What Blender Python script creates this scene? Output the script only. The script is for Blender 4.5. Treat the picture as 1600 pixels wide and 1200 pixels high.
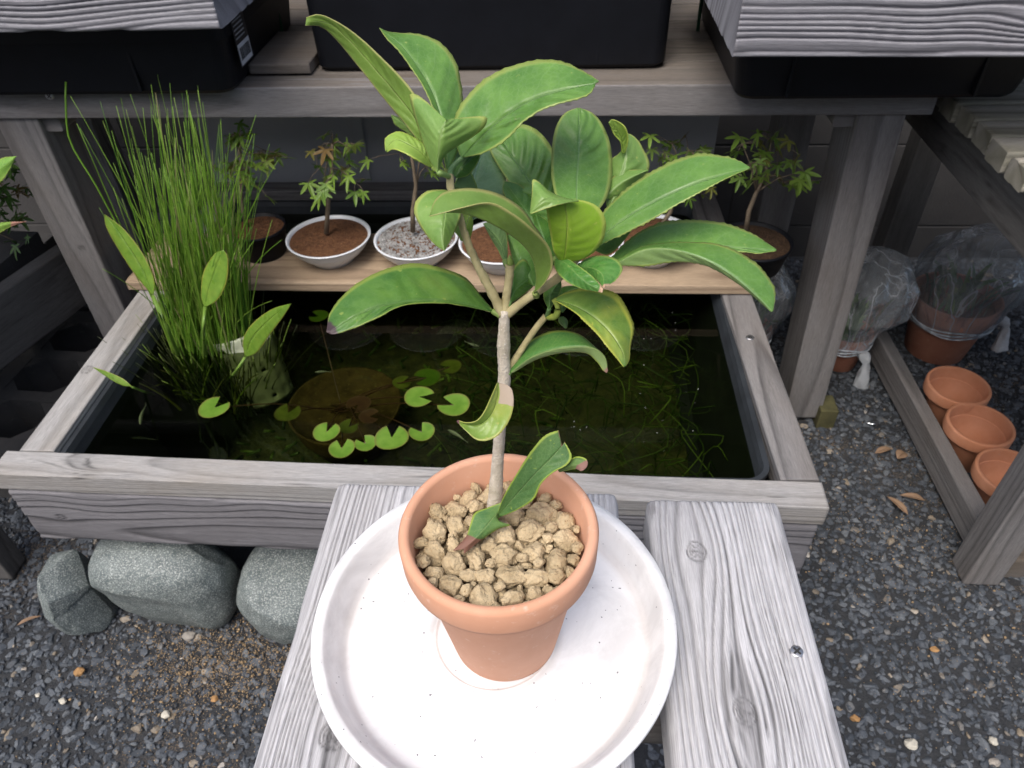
import bpy, math, random
import numpy as np
from mathutils import Vector, Matrix, Quaternion
R = math.radians
random.seed(7); rng = np.random.default_rng(11)
sc = bpy.context.scene
for o in list(bpy.data.objects): bpy.data.objects.remove(o)
COL = sc.collection
PI = math.pi

# ------------------------------------------------------------------ camera
FPX = 1160.93
MW = np.array([[0.99810444, -0.01492891, -0.05970474],
               [0.05445391, 0.66625955, 0.74372911],
               [-0.02867579, 0.74557043, -0.66580955]])
CAM = np.array([0.0, 0.0, 1.0])
cam = bpy.data.cameras.new('camera'); cam_o = bpy.data.objects.new('camera', cam); COL.objects.link(cam_o)
cam.sensor_width = 36; cam.lens = 36 * FPX / 1600; cam.clip_start = 0.01; cam.clip_end = 200
Xc, Yc, Fc = MW[:, 0], MW[:, 1], MW[:, 2]
m = Matrix.Identity(4)
for i in range(3):
    m[i][0] = Xc[i]; m[i][1] = Yc[i]; m[i][2] = -Fc[i]; m[i][3] = CAM[i]
cam_o.matrix_world = m
cam.dof.use_dof = True; cam.dof.focus_distance = 0.36; cam.dof.aperture_fstop = 30
sc.camera = cam_o
sc.cycles.use_denoising = True
sc.cycles.max_bounces = 8; sc.cycles.transparent_max_bounces = 16
# ------------------------------------------------------------------ sky, sun, exposure
SUN_EL, SUN_AZ = R(60), R(205)      # azimuth clockwise from +Y (away from the camera)
w = bpy.data.worlds.new('World'); sc.world = w; w.use_nodes = True
nt = w.node_tree; nt.nodes.clear()
sky = nt.nodes.new('ShaderNodeTexSky'); sky.sky_type = 'NISHITA'; sky.sun_disc = False
sky.sun_elevation = SUN_EL; sky.sun_rotation = SUN_AZ; sky.air_density = 1.0; sky.dust_density = 5.0; sky.ozone_density = 1.0
bg = nt.nodes.new('ShaderNodeBackground'); bg.inputs['Strength'].default_value = 0.15
wo = nt.nodes.new('ShaderNodeOutputWorld')
nt.links.new(sky.outputs[0], bg.inputs[0]); nt.links.new(bg.outputs[0], wo.inputs[0])
sl = bpy.data.lights.new('sun', 'SUN'); sl.energy = 1.5; sl.angle = R(35); sl.color = (1, 0.985, 0.965)
so = bpy.data.objects.new('sun', sl); COL.objects.link(so)
dvec = Vector((math.sin(SUN_AZ) * math.cos(SUN_EL), math.cos(SUN_AZ) * math.cos(SUN_EL), math.sin(SUN_EL)))
so.rotation_mode = 'QUATERNION'; so.rotation_quaternion = dvec.to_track_quat('Z', 'Y')
sc.view_settings.view_transform = 'Standard'; sc.view_settings.look = 'None'
sc.view_settings.exposure = 0.6; sc.view_settings.gamma = 1

# ------------------------------------------------------------------ measuring helpers (photo pixel -> point in the place)
def ray(u, v): return MW @ np.array([(u - 800) / FPX, (600 - v) / FPX, 1.0])
def at_z(u, v, h): r = ray(u, v); return CAM + r * (h - 1) / r[2]
def at_y(u, v, Y): r = ray(u, v); return CAM + r * Y / r[1]
def at_x(u, v, X): r = ray(u, v); return CAM + r * X / r[0]
def at_d(u, v, D): return CAM + ray(u, v) * D

# ------------------------------------------------------------------ object helpers
def tag(o, label=None, cat=None, group=None, kind=None):
    if label: o['label'] = label
    if cat: o['category'] = cat
    if group: o['group'] = group
    if kind: o['kind'] = kind
    return o
def thing(name, loc, label, cat, group=None, rz=0):
    o = bpy.data.objects.new(name, None); COL.objects.link(o)
    o.location = loc; o.rotation_euler = (0, 0, rz); o.empty_display_size = 0.02
    return tag(o, label, cat, group)
class MB:
    def __init__(s): s.v = []; s.f = []; s.n = 0
    def add(s, verts, faces):
        k = s.n; s.v.append(np.asarray(verts, float).reshape(-1, 3)); s.n += len(s.v[-1])
        s.f += [tuple(i + k for i in f) for f in faces]; return k
    def box(s, a, b):
        x0, y0, z0 = a; x1, y1, z1 = b
        s.add([(x0,y0,z0),(x1,y0,z0),(x1,y1,z0),(x0,y1,z0),(x0,y0,z1),(x1,y0,z1),(x1,y1,z1),(x0,y1,z1)],
              [(3,2,1,0),(4,5,6,7),(0,1,5,4),(1,2,6,5),(2,3,7,6),(3,0,4,7)])
    def tube(s, pts, rad, n=8, cap=True):
        P = np.asarray(pts, float); rad = np.broadcast_to(rad, len(P)) if np.ndim(rad) == 0 else np.asarray(rad)
        T = np.gradient(P, axis=0); T /= np.linalg.norm(T, axis=1)[:, None] + 1e-12
        ref = np.array([0.0, 0, 1]) if abs(T[0][2]) < 0.9 else np.array([1.0, 0, 0])
        A = np.cross(T, ref); A /= np.linalg.norm(A, axis=1)[:, None] + 1e-12; B = np.cross(T, A)
        th = np.arange(n) * 2 * PI / n
        V = P[:, None] + rad[:, None, None] * (np.cos(th)[None, :, None] * A[:, None] + np.sin(th)[None, :, None] * B[:, None])
        F = [(i*n+j, i*n+(j+1)%n, (i+1)*n+(j+1)%n, (i+1)*n+j) for i in range(len(P)-1) for j in range(n)]
        if cap: F += [tuple(range(n))[::-1], tuple((len(P)-1)*n + j for j in range(n))]
        s.add(V.reshape(-1, 3), F)
    def lathe(s, prof, n=64, c=(0,0,0), close=False, sx=1, sy=1):
        th = np.arange(n) * 2 * PI / n; V = []
        for r, z in prof: V += [(c[0]+r*sx*math.cos(t), c[1]+r*sy*math.sin(t), c[2]+z) for t in th]
        k = len(prof)
        F = [(i*n+j, i*n+(j+1)%n, (i+1)*n+(j+1)%n, (i+1)*n+j) for i in range(k-1) for j in range(n)]
        if prof[0][0] > 1e-6 and close: F.append(tuple(range(n))[::-1])
        if prof[-1][0] > 1e-6 and close: F.append(tuple((k-1)*n+j for j in range(n)))
        s.add(V, F)
    def grid(s, P):
        a, b = P.shape[:2]
        s.add(P.reshape(-1, 3), [(i*b+j, i*b+j+1, (i+1)*b+j+1, (i+1)*b+j) for i in range(a-1) for j in range(b-1)])
    def build(s, name, mat, parent=None, smooth=True, loc=None, bevel=0):
        V = np.vstack(s.v)
        if loc is not None: V = V - np.asarray(loc)
        me = bpy.data.meshes.new(name); me.from_pydata(V.tolist(), [], s.f); me.update()
        o = bpy.data.objects.new(name, me); COL.objects.link(o)
        if mat: me.materials.append(mat)
        if smooth: me.polygons.foreach_set('use_smooth', [True]*len(me.polygons))
        if parent: o.parent = parent
        if loc is not None: o.location = loc
        if bevel:
            b = o.modifiers.new('bevel', 'BEVEL'); b.width = bevel; b.segments = 2; b.limit_method = 'ANGLE'
            me.polygons.foreach_set('use_smooth', [False]*len(me.polygons))
        return o
def setattrf(me, name, arr):
    a = me.attributes.new(name, 'FLOAT', 'POINT'); a.data.foreach_set('value', np.asarray(arr, np.float32).ravel())

# numpy value noise
_H = rng.random((64, 64, 64))
def vn(x, y, z):
    x, y, z = np.broadcast_arrays(np.asarray(x, float), np.asarray(y, float), np.asarray(z, float))
    xi, yi, zi = np.floor(x).astype(int), np.floor(y).astype(int), np.floor(z).astype(int)
    fx, fy, fz = x-xi, y-yi, z-zi
    fx, fy, fz = [t*t*(3-2*t) for t in (fx, fy, fz)]
    def h(a, b, c): return _H[(xi+a) & 63, (yi+b) & 63, (zi+c) & 63]
    return (((h(0,0,0)*(1-fx)+h(1,0,0)*fx)*(1-fy)+(h(0,1,0)*(1-fx)+h(1,1,0)*fx)*fy)*(1-fz)
            + ((h(0,0,1)*(1-fx)+h(1,0,1)*fx)*(1-fy)+(h(0,1,1)*(1-fx)+h(1,1,1)*fx)*fy)*fz) * 2 - 1

# ------------------------------------------------------------------ materials
def newmat(name):
    mt = bpy.data.materials.new(name); mt.use_nodes = True
    nt = mt.node_tree; b = nt.nodes['Principled BSDF']; return mt, nt, b
def N(nt, typ, **kw):
    n = nt.nodes.new(typ)
    for k, v in kw.items():
        if k.startswith('i_'): n.inputs[int(k[2:]) if k[2:].isdigit() else k[2:].replace('_', ' ')].default_value = v
        else: setattr(n, k, v)
    return n
def ramp(nt, stops, interp='LINEAR'):
    r = nt.nodes.new('ShaderNodeValToRGB'); r.color_ramp.interpolation = interp
    e = r.color_ramp.elements
    while len(e) < len(stops): e.new(0.5)
    for el, (p, c) in zip(e, stops): el.position = p; el.color = (c, c, c, 1) if not hasattr(c, '__len__') else (*c, 1)
    return r
def mixc(nt, fac, a, b, mode='MIX'):
    mx = nt.nodes.new('ShaderNodeMix'); mx.data_type = 'RGBA'; mx.blend_type = mode
    for sock, val in ((mx.inputs[0], fac), (mx.inputs[6], a), (mx.inputs[7], b)):
        if hasattr(val, 'links') or hasattr(val, 'is_linked'): nt.links.new(val, sock)
        else: sock.default_value = val if not hasattr(val, '__len__') else (*val, 1)
    return mx.outputs[2]
def noise(nt, scale, detail=4, vec=None, rough=0.55, dist=0):
    n = N(nt, 'ShaderNodeTexNoise'); n.inputs['Scale'].default_value = scale; n.inputs['Detail'].default_value = detail
    n.inputs['Roughness'].default_value = rough; n.inputs['Distortion'].default_value = dist
    if vec is not None: nt.links.new(vec, n.inputs['Vector'])
    return n.outputs['Fac']
def objco(nt, scale=(1,1,1), loc=(0,0,0)):
    t = N(nt, 'ShaderNodeTexCoord'); mp = N(nt, 'ShaderNodeMapping'); mp.inputs['Scale'].default_value = scale; mp.inputs['Location'].default_value = loc
    nt.links.new(t.outputs['Object'], mp.inputs['Vector']); return mp.outputs[0]
def bump(nt, b, h, strength=0.3, dist=0.001):
    n = N(nt, 'ShaderNodeBump'); n.inputs['Strength'].default_value = strength; n.inputs['Distance'].default_value = dist
    nt.links.new(h, n.inputs['Height'])
    nt.links.new(n.outputs[0], b.inputs['Normal']); return n
def math_(nt, op, a, b=None, clamp=False):
    n = N(nt, 'ShaderNodeMath', operation=op); n.use_clamp = clamp
    for s, v in zip(n.inputs, (a, b)):
        if v is None: continue
        if hasattr(v, 'is_linked'): nt.links.new(v, s)
        else: s.default_value = v
    return n.outputs[0]

def wood_mat(name, light, dark, stain=(0.16, 0.12, 0.08), stain_amt=0.25, rough=0.85):
    mt, nt, b = newmat(name)
    g = N(nt, 'ShaderNodeAttribute', attribute_name='grain').outputs['Fac']
    ck = N(nt, 'ShaderNodeAttribute', attribute_name='crack').outputs['Fac']
    fine = noise(nt, 1.0, 5, objco(nt, (60, 1500, 1500)), 0.7)
    blot = noise(nt, 9, 4, objco(nt, (0.6, 1.6, 1.6)), 0.6)
    r1 = ramp(nt, [(0.0, light), (0.55, tuple(0.6*a+0.4*c for a, c in zip(light, dark))), (1.0, dark)])
    nt.links.new(g, r1.inputs[0])
    fr = ramp(nt, [(0.3, 0.60), (0.7, 1.2)]); nt.links.new(fine, fr.inputs[0])
    c = mixc(nt, 1.0, r1.outputs[0], fr.outputs[0], 'MULTIPLY')
    br = ramp(nt, [(0.42, 0.0), (0.72, 1.0)]); nt.links.new(blot, br.inputs[0])
    c = mixc(nt, math_(nt, 'MULTIPLY', br.outputs[0], stain_amt), c, stain)
    c = mixc(nt, ck, c, tuple(x*0.16 for x in dark))
    nt.links.new(c, b.inputs['Base Color'])
    b.inputs['Roughness'].default_value = rough; b.inputs['Specular IOR Level'].default_value = 0.25
    bump(nt, b, fine, 0.35, 0.0006)
    return mt
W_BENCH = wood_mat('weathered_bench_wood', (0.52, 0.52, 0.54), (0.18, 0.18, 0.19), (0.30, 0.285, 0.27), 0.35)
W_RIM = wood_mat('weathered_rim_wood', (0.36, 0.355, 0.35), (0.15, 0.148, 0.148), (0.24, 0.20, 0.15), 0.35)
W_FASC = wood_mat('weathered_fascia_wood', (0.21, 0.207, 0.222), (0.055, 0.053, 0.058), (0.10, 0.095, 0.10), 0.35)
W_GREY = wood_mat('grey_post_wood', (0.225, 0.218, 0.216), (0.09, 0.087, 0.088), (0.12, 0.10, 0.085), 0.4)
W_TOP = wood_mat('ridged_grey_wood', (0.31, 0.31, 0.335), (0.018, 0.018, 0.026), (0.16, 0.15, 0.17), 0.3)
W_SHELF = wood_mat('shelf_top_wood', (0.165, 0.148, 0.132), (0.07, 0.062, 0.054), (0.12, 0.09, 0.06), 0.5)
W_PLANK = wood_mat('tan_board_wood', (0.40, 0.305, 0.21), (0.25, 0.18, 0.12), (0.22, 0.16, 0.10), 0.35)
W_DARK = wood_mat('dark_damp_wood', (0.15, 0.145, 0.14), (0.07, 0.066, 0.062), (0.05, 0.045, 0.04), 0.4)
W_SLAT = wood_mat('mossy_slat_wood', (0.40, 0.38, 0.33), (0.15, 0.14, 0.115), (0.12, 0.12, 0.06), 0.5)

# ------------------------------------------------------------------ plank: rounded bar with rings, ridges, knots and checks as geometry
_seed = [0]
def plank(name, mat, p0, p1, w, t, parent=None, up=(0,0,1), res=0.003, lres=0.006, ridge=0.0004, freq=260, knots=(), cracks=0,
          rad=0.002, ringc=None, wob=0.004, nose=0.0, origin=None):
    """bar from p0 to p1 (centre line of its TOP face), width w across, thickness t below the top face"""
    _seed[0] += 1; sd = _seed[0] * 7.31
    p0 = np.array(p0, float); p1 = np.array(p1, float)
    L = np.linalg.norm(p1 - p0); ex = (p1 - p0) / L
    u = np.array(up, float); u -= ex * (u @ ex); u /= np.linalg.norm(u); ey = np.cross(u, ex)
    # cross-section loop
    loop = []; r = min(rad, t*0.45, w*0.45)
    def seg(a, b):
        k = max(1, int(np.hypot(b[0]-a[0], b[1]-a[1]) / res)); return [(a[0]+(b[0]-a[0])*i/k, a[1]+(b[1]-a[1])*i/k) for i in range(k)]
    def arc(c, a0):
        return [(c[0]+r*math.cos(a0+i*PI/6), c[1]+r*math.sin(a0+i*PI/6)) for i in range(3)]
    h = w/2
    loop += seg((-h+r, 0), (h-r, 0))[::1]
    loop += [(h-r+r*math.sin(k*PI/6), -r+r*math.cos(k*PI/6)) for k in range(3)]
    loop += seg((h, -r), (h, -t+r))
    loop += [(h-r+r*math.cos(k*PI/6), -t+r-r*math.sin(k*PI/6)) for k in range(3)]
    loop += seg((h-r, -t), (-h+r, -t))
    loop += [(-h+r-r*math.sin(k*PI/6), -t+r-r*math.cos(k*PI/6)) for k in range(3)]
    loop += seg((-h, -t+r), (-h, -r))
    loop += [(-h+r-r*math.cos(k*PI/6), -r+r*math.sin(k*PI/6)) for k in range(3)]
    loop = np.array(loop); nl = len(loop)
    nx = max(2, int(L / lres)); xs = np.linspace(0, L, nx + 1)
    tn = np.roll(loop, -1, 0) - np.roll(loop, 1, 0); nrm = np.stack([-tn[:, 1], tn[:, 0]], 1); nrm /= np.linalg.norm(nrm, axis=1)[:, None] + 1e-12
    X = np.repeat(xs[:, None], nl, 1); Yl = np.repeat(loop[None, :, 0], nx+1, 0); Zl = np.repeat(loop[None, :, 1], nx+1, 0)
    if ringc is None: ringc = (rng.uniform(-w*0.35, w*0.35), -0.05 - rng.uniform(0, 0.03))
    dx = vn(X*4+sd, 0.3, sd)*wob*1.2 + vn(X*14+sd, Yl*25, sd+4)*wob*0.35
    yy = Yl - ringc[0] + dx; zz = (Zl - ringc[1]) + vn(X*3, sd, 2.1)*wob
    for (kx, ky, kr) in knots:   # the rings part and flow round each knot
        a = (X-kx)/(kr*3.0); b_ = (Yl-ky)/(kr*1.25)
        yy = yy - (Yl-ky)*0.82*np.exp(-(a*a+b_*b_)*.5)
    q = np.hypot(yy, zz) * 1.0
    crk = np.zeros_like(q); kn = np.zeros_like(q)
    for (kx, ky, kr) in knots:
        a = (X-kx)/(kr*2.6); b_ = (Yl-ky)/kr; d2 = a*a + b_*b_
        q = q + np.sign(b_+1e-9)*0 + 0.0*kr*(Zl > -t*0.5)
        dk = np.hypot((X-kx)*0.85, (Yl-ky))/kr + vn(X*180, Yl*180, sd)*0.08
        inside = (dk < 0.55) & (Zl > -t*0.5)
        kn = np.maximum(kn, np.where(inside, 0.55 + 0.35*np.sin(dk*40), 0))
        ringk = np.exp(-((dk-0.56)/0.05)**2) * (Zl > -t*0.5) * (vn(X*90, Yl*90, sd+1) > -0.25)
        crk = np.maximum(crk, ringk*0.45)
        crk = np.maximum(crk, (np.exp(-(((X-kx)-0.15*(Yl-ky)+vn(Yl*300, sd, 1)*0.0007)/0.0006)**2) * (dk < 0.42) * (Zl > -t*.5))*0.5)
        for off in ():
            yc = ky + off*kr + np.sign(off)*kr*0.55*np.exp(-((X-kx)/(kr*2.2))**2) + vn(X*30, sd+off*9, 3)*0.0015
            crk = np.maximum(crk, np.exp(-((Yl-yc)/0.00055)**2) * (np.abs(X-kx-off*kr) < kr*3.2) * (np.abs(X-kx) > kr*0.4) * (Zl > -t*.5) * (vn(X*45, sd, off) > -0.35))
    ph = q*freq + vn(X*2.0, q*40, sd+9)*0.8 + vn(q*freq*.31, 3.3, sd)*1.1 + vn(X*1.5, q*freq*.9, sd)*.35
    fr = ph - np.floor(ph)
    g = np.interp(fr, [0, .5, .78, .86, .95, 1], [0, .25, .9, 1, .3, 0])   # early wood fades into a late-wood line
    amp = 0.72 + 0.40*vn(q*35, 1.7, sd)
    g = np.clip(g*amp + 0.12*vn(X*6, Yl*300, Zl*300+sd), 0, 1)
    g = np.maximum(g, kn)
    for k in range(cracks):
        ix = rng.integers(nx); iy = rng.integers(max(1, int(w/res)-4)); ll = rng.uniform(0.02, 0.09)
        if knots and k % 2: ix = int(np.clip((knots[k % len(knots)][0] + rng.uniform(-.03, .03))/L*nx, 0, nx)); iy = int((knots[k % len(knots)][1] + rng.uniform(-.02, .02) + h)/res) % max(1, int(w/res)-4)
        gq = np.abs(yy)/(np.hypot(yy, zz)+1e-9) + .12; same = np.exp(-((Yl-Yl[ix, iy])/0.014)**2) > .2
        crk = np.maximum(crk, np.exp(-((q-q[ix, iy])/(0.00042*gq))**2) * np.clip(1-np.abs(X-xs[ix])/ll, 0, 1)**.5 * same * (Zl > -t*.5) * np.clip(.55+.9*vn(X*50, k, sd), 0, .85))
    disp = ridge*(0.5-g)*2*(1+0.5*vn(X*3, Yl*20, sd)) - crk*0.0012 + vn(X*9, Yl*14, sd+3)*0.0005
    if nose:  # worn ends
        e = np.minimum(X, L-X); disp = disp - nose*np.exp(-e/0.004)
    PY = Yl + nrm[None, :, 0]*disp; PZ = Zl + nrm[None, :, 1]*disp
    org = p0 if origin is None else np.array(origin, float)
    V = np.stack([X, PY, PZ], -1).reshape(-1, 3)
    i = np.arange(nx)[:, None]*nl; j = np.arange(nl)[None, :]; j2 = (j+1) % nl
    F = np.stack([i+j, i+j2, i+nl+j2, i+nl+j], -1).reshape(-1, 4)
    me = bpy.data.meshes.new(name)
    faces = F.tolist() + [list(range(nl))[::-1], [nx*nl+k for k in range(nl)]]
    me.from_pydata(V.tolist(), [], faces); me.update()
    sm = [True]*len(F) + [False, False]
    me.polygons.foreach_set('use_smooth', sm)
    setattrf(me, 'grain', g); setattrf(me, 'crack', np.clip(crk, 0, 1))
    me.materials.append(mat)
    o = bpy.data.objects.new(name, me); COL.objects.link(o)
    mm = Matrix(((ex[0], ey[0], u[0], p0[0]), (ex[1], ey[1], u[1], p0[1]), (ex[2], ey[2], u[2], p0[2]), (0,0,0,1)))
    if parent:
        mm = Matrix.Translation(-Vector(parent.location)) @ mm; o.parent = parent
    o.matrix_local = mm
    return o
def screw(parent, p, nrm=(0,0,1), r=0.004, name='screw'):
    mb = MB(); mb.lathe([(0, 0.0006), (r*0.75, 0.0007), (r, 0.0001), (r, -0.002)], 20)
    o = mb.build(name, METAL, parent)
    cr = MB(); cr.box((-r*.62, -r*.14, .0007), (r*.62, r*.14, .00095)); cr.box((-r*.14, -r*.62, .00072), (r*.14, r*.62, .001))
    o.rotation_mode = 'QUATERNION'; o.rotation_quaternion = Vector(nrm).to_track_quat('Z', 'Y')
    o.location = Vector(p) - Vector(parent.location)
    c = cr.build('cross_slot', BLACKGAP, o, smooth=False); c.rotation_euler = (0, 0, 0.7)
    return o

def simple(name, col, rough=0.6, var=0.15, scale=40, bs=0.2, bd=0.0008, spec=0.4, metal=0, col2=None, r0=0.35, r1=0.7, detail=5):
    mt, nt, b = newmat(name)
    n = noise(nt, scale, detail, objco(nt), 0.6)
    c2 = col2 if col2 else tuple(x*(1-var) for x in col)
    r = ramp(nt, [(r0, c2), (r1, col)]); nt.links.new(n, r.inputs[0]); nt.links.new(r.outputs[0], b.inputs['Base Color'])
    b.inputs['Roughness'].default_value = rough; b.inputs['Specular IOR Level'].default_value = spec; b.inputs['Metallic'].default_value = metal
    if bs: bump(nt, b, noise(nt, scale*4, 4, objco(nt)), bs, bd)
    return mt
METAL = simple('screw_metal', (0.45, 0.45, 0.46), 0.35, metal=0.9)
BLACKGAP = simple('dark_slot', (0.03, 0.03, 0.03), 0.9)
def two_scale(name, c_lo, c_hi, s1, spots, s2, rough, thr=(0.6, 0.7), bs=0.4, bd=0.001, spec=0.3):
    mt, nt, b = newmat(name); co = objco(nt)
    r = ramp(nt, [(0.35, c_lo), (0.65, c_hi)]); nt.links.new(noise(nt, s1, 5, co, 0.65), r.inputs[0])
    r2 = ramp(nt, [(thr[0], 0.0), (thr[1], 1.0)]); n2 = noise(nt, s2, 3, co, 0.6); nt.links.new(n2, r2.inputs[0])
    c = mixc(nt, r2.outputs[0], r.outputs[0], spots); nt.links.new(c, b.inputs['Base Color'])
    b.inputs['Roughness'].default_value = rough; b.inputs['Specular IOR Level'].default_value = spec
    bump(nt, b, n2, bs, bd); return mt
TERRA = two_scale('terracotta', (0.56, 0.285, 0.175), (0.64, 0.36, 0.245), 11, (0.66, 0.43, 0.33), 190, 0.75, (0.62, 0.8), 0.15, 0.0004)
TERRA_OLD = two_scale('aged_terracotta', (0.30, 0.12, 0.075), (0.38, 0.17, 0.11), 18, (0.42, 0.25, 0.18), 120, 0.8, (0.62, 0.8), 0.2, 0.0006)
TERRA_EMPTY = two_scale('empty_pot_terracotta', (0.50, 0.21, 0.11), (0.58, 0.27, 0.16), 15, (0.48, 0.25, 0.16), 200, 0.85, (0.62, 0.8), 0.15, 0.0004)
PUMICE = two_scale('tan_pumice', (0.33, 0.255, 0.15), (0.54, 0.43, 0.27), 70, (0.26, 0.18, 0.09), 520, 0.95, (0.64, 0.72), 1.0, 0.0016)
BLACKPL = simple('black_plastic', (0.006, 0.007, 0.010), 0.5, 0.3, 30, 0.1, 0.0006, spec=0.22)
BLUEPL = simple('pond_tub_plastic', (0.032, 0.038, 0.045), 0.5, 0.4, 25, 0.15, 0.0008, spec=0.4)
WHITEPOT = two_scale('white_glazed_pot', (0.60, 0.64, 0.68), (0.70, 0.73, 0.76), 18, (0.33, 0.25, 0.18), 14, 0.3, (0.68, 0.8), 0.0, 0.0002, 0.5)
SOILD = two_scale('dark_damp_soil', (0.03, 0.016, 0.009), (0.07, 0.04, 0.02), 160, (0.12, 0.07, 0.04), 300, 0.95, (0.6, 0.72), 1.0, 0.004)
SOIL = two_scale('brown_soil', (0.075, 0.032, 0.014), (0.15, 0.07, 0.032), 160, (0.22, 0.12, 0.06), 300, 0.95, (0.6, 0.72), 1.0, 0.004)
STONEG = two_scale('green_grey_stone', (0.085, 0.107, 0.110), (0.155, 0.185, 0.183), 60, (0.44, 0.47, 0.45), 520, 0.45, (0.50, 0.66), 1.0, 0.0012, 0.4)
CONC = two_scale('dark_concrete', (0.045, 0.045, 0.045), (0.075, 0.072, 0.07), 6, (0.10, 0.10, 0.095), 150, 0.95, (0.62, 0.8), 0.5, 0.002)
PANEL = two_scale('dark_grey_panel', (0.38, 0.385, 0.40), (0.44, 0.445, 0.46), 5, (0.48, 0.48, 0.49), 9, 0.6, (0.62, 0.85), 0.1, 0.001)
BARK = two_scale('pale_bark', (0.44, 0.39, 0.30), (0.62, 0.56, 0.47), 160, (0.70, 0.66, 0.58), 900, 0.85, (0.58, 0.7), 0.9, 0.0008)
TWIG = two_scale('olive_twig', (0.30, 0.26, 0.13), (0.42, 0.37, 0.20), 120, (0.42, 0.36, 0.22), 700, 0.8, (0.62, 0.75), 0.6, 0.0005)
DARKBARK = two_scale('thin_bark', (0.12, 0.09, 0.06), (0.20, 0.16, 0.11), 90, (0.26, 0.22, 0.16), 400, 0.85)
CREAMPL = simple('cream_plastic', (0.50, 0.54, 0.38), 0.5, 0.25, 20, 0.1)

# ================================================================== SETTING: ground
def ground_mat():
    mt, nt, b = newmat('asphalt_gravel_ground'); co = objco(nt)
    r = ramp(nt, [(0.3, (0.020, 0.023, 0.028)), (0.7, (0.045, 0.048, 0.052))]); nt.links.new(noise(nt, 60, 6, co, 0.7), r.inputs[0])
    s = ramp(nt, [(0.54, 0.0), (0.70, 0.8)]); nt.links.new(noise(nt, 5, 4, co, 0.6), s.inputs[0])
    f = ramp(nt, [(0.50, 0.0), (0.60, 1.0)]); nt.links.new(noise(nt, 330, 3, co, 0.6), f.inputs[0])
    c = mixc(nt, math_(nt, 'MULTIPLY', s.outputs[0], f.outputs[0]), r.outputs[0], (0.26, 0.19, 0.12))
    nt.links.new(c, b.inputs['Base Color']); b.inputs['Roughness'].default_value = 0.9
    bump(nt, b, noise(nt, 240, 5, co, 0.7), 0.9, 0.006); return mt
g = MB()
gx = np.linspace(-12, 12, 61); gy = np.linspace(-8, 14, 56)
P = np.stack(np.meshgrid(gx, gy, indexing='ij') + [np.zeros((61, 56))], -1) if False else np.dstack([*np.meshgrid(gx, gy, indexing='ij'), np.zeros((61, 56))])
g.grid(P); go = g.build('ground', ground_mat()); tag(go, kind='structure')
if go.data.polygons[0].normal.z < 0: go.data.flip_normals()

# unit stones
def ico(sub=1):
    t = (1+5**.5)/2
    V = [(-1,t,0),(1,t,0),(-1,-t,0),(1,-t,0),(0,-1,t),(0,1,t),(0,-1,-t),(0,1,-t),(t,0,-1),(t,0,1),(-t,0,-1),(-t,0,1)]
    F = [(0,11,5),(0,5,1),(0,1,7),(0,7,10),(0,10,11),(1,5,9),(5,11,4),(11,10,2),(10,7,6),(7,1,8),(3,9,4),(3,4,2),(3,2,6),(3,6,8),(3,8,9),(4,9,5),(2,4,11),(6,2,10),(8,6,7),(9,8,1)]
    V = [np.array(v)/np.linalg.norm(v) for v in V]
    for _ in range(sub):
        c = {}; NF = []
        def mid(a, b):
            k = (min(a,b), max(a,b))
            if k not in c: mm = V[a]+V[b]; V.append(mm/np.linalg.norm(mm)); c[k] = len(V)-1
            return c[k]
        for a, b, d in F:
            x, y, z = mid(a,b), mid(b,d), mid(d,a); NF += [(a,x,z),(b,y,x),(d,z,y),(x,y,z)]
        F = NF
    return np.array(V), np.array(F)
def rough_stone(sub, seed, cuts=10, cut=0.72, nz=0.12, nf=2.3):
    V, F = ico(sub); r0 = np.random.default_rng(seed)
    V = V.copy()
    for _ in range(cuts):   # chop flat facets
        n = r0.normal(size=3); n /= np.linalg.norm(n); d = r0.uniform(cut, cut+0.22)
        k = V @ n; V = V - np.where(k > d, k-d, 0)[:, None]*n
    V *= (1 + nz*vn(V[:,0]*nf+seed, V[:,1]*nf, V[:,2]*nf) + nz*0.5*vn(V[:,0]*nf*2.7+seed, V[:,1]*nf*2.7, V[:,2]*nf*2.7))[:, None]
    return V, F
def rot(a, b, c):
    return np.array(Matrix.Rotation(a,3,'Z') @ Matrix.Rotation(b,3,'X') @ Matrix.Rotation(c,3,'Y'))
def scatter_stones(name, mat, protos, pos, size, flat, smooth=False, attr=None):
    VV, FF, A = [], [], []; k = 0
    for i, (p, s) in enumerate(zip(pos, size)):
        V, F = protos[i % len(protos)]
        M_ = rot(*(rng.uniform(0, 6.28, 3)))
        W = (V * rng.uniform([0.9, 0.75, 0.65], [1.25, 1.0, 0.9])) @ M_.T * s
        W[:, 2] *= flat; W += p
        VV.append(W); FF.append(F + k); k += len(V)
        A.append(np.full(len(V), rng.random() if attr is None else attr[i]))
    me = bpy.data.meshes.new(name); V = np.vstack(VV); F = np.vstack(FF)
    me.vertices.add(len(V)); me.vertices.foreach_set('co', V.ravel()); me.loops.add(F.size); me.loops.foreach_set('vertex_index', F.ravel().astype(np.int32))
    me.polygons.add(len(F)); me.polygons.foreach_set('loop_start', np.arange(len(F), dtype=np.int32)*3)
    try: me.polygons.foreach_set('loop_total', np.full(len(F), 3, np.int32))
    except Exception: pass
    me.update(calc_edges=True); me.validate()
    me.polygons.foreach_set('use_smooth', [smooth]*len(me.polygons))
    setattrf(me, 'tone', np.concatenate(A)); me.materials.append(mat)
    o = bpy.data.objects.new(name, me); COL.objects.link(o); return o
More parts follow.
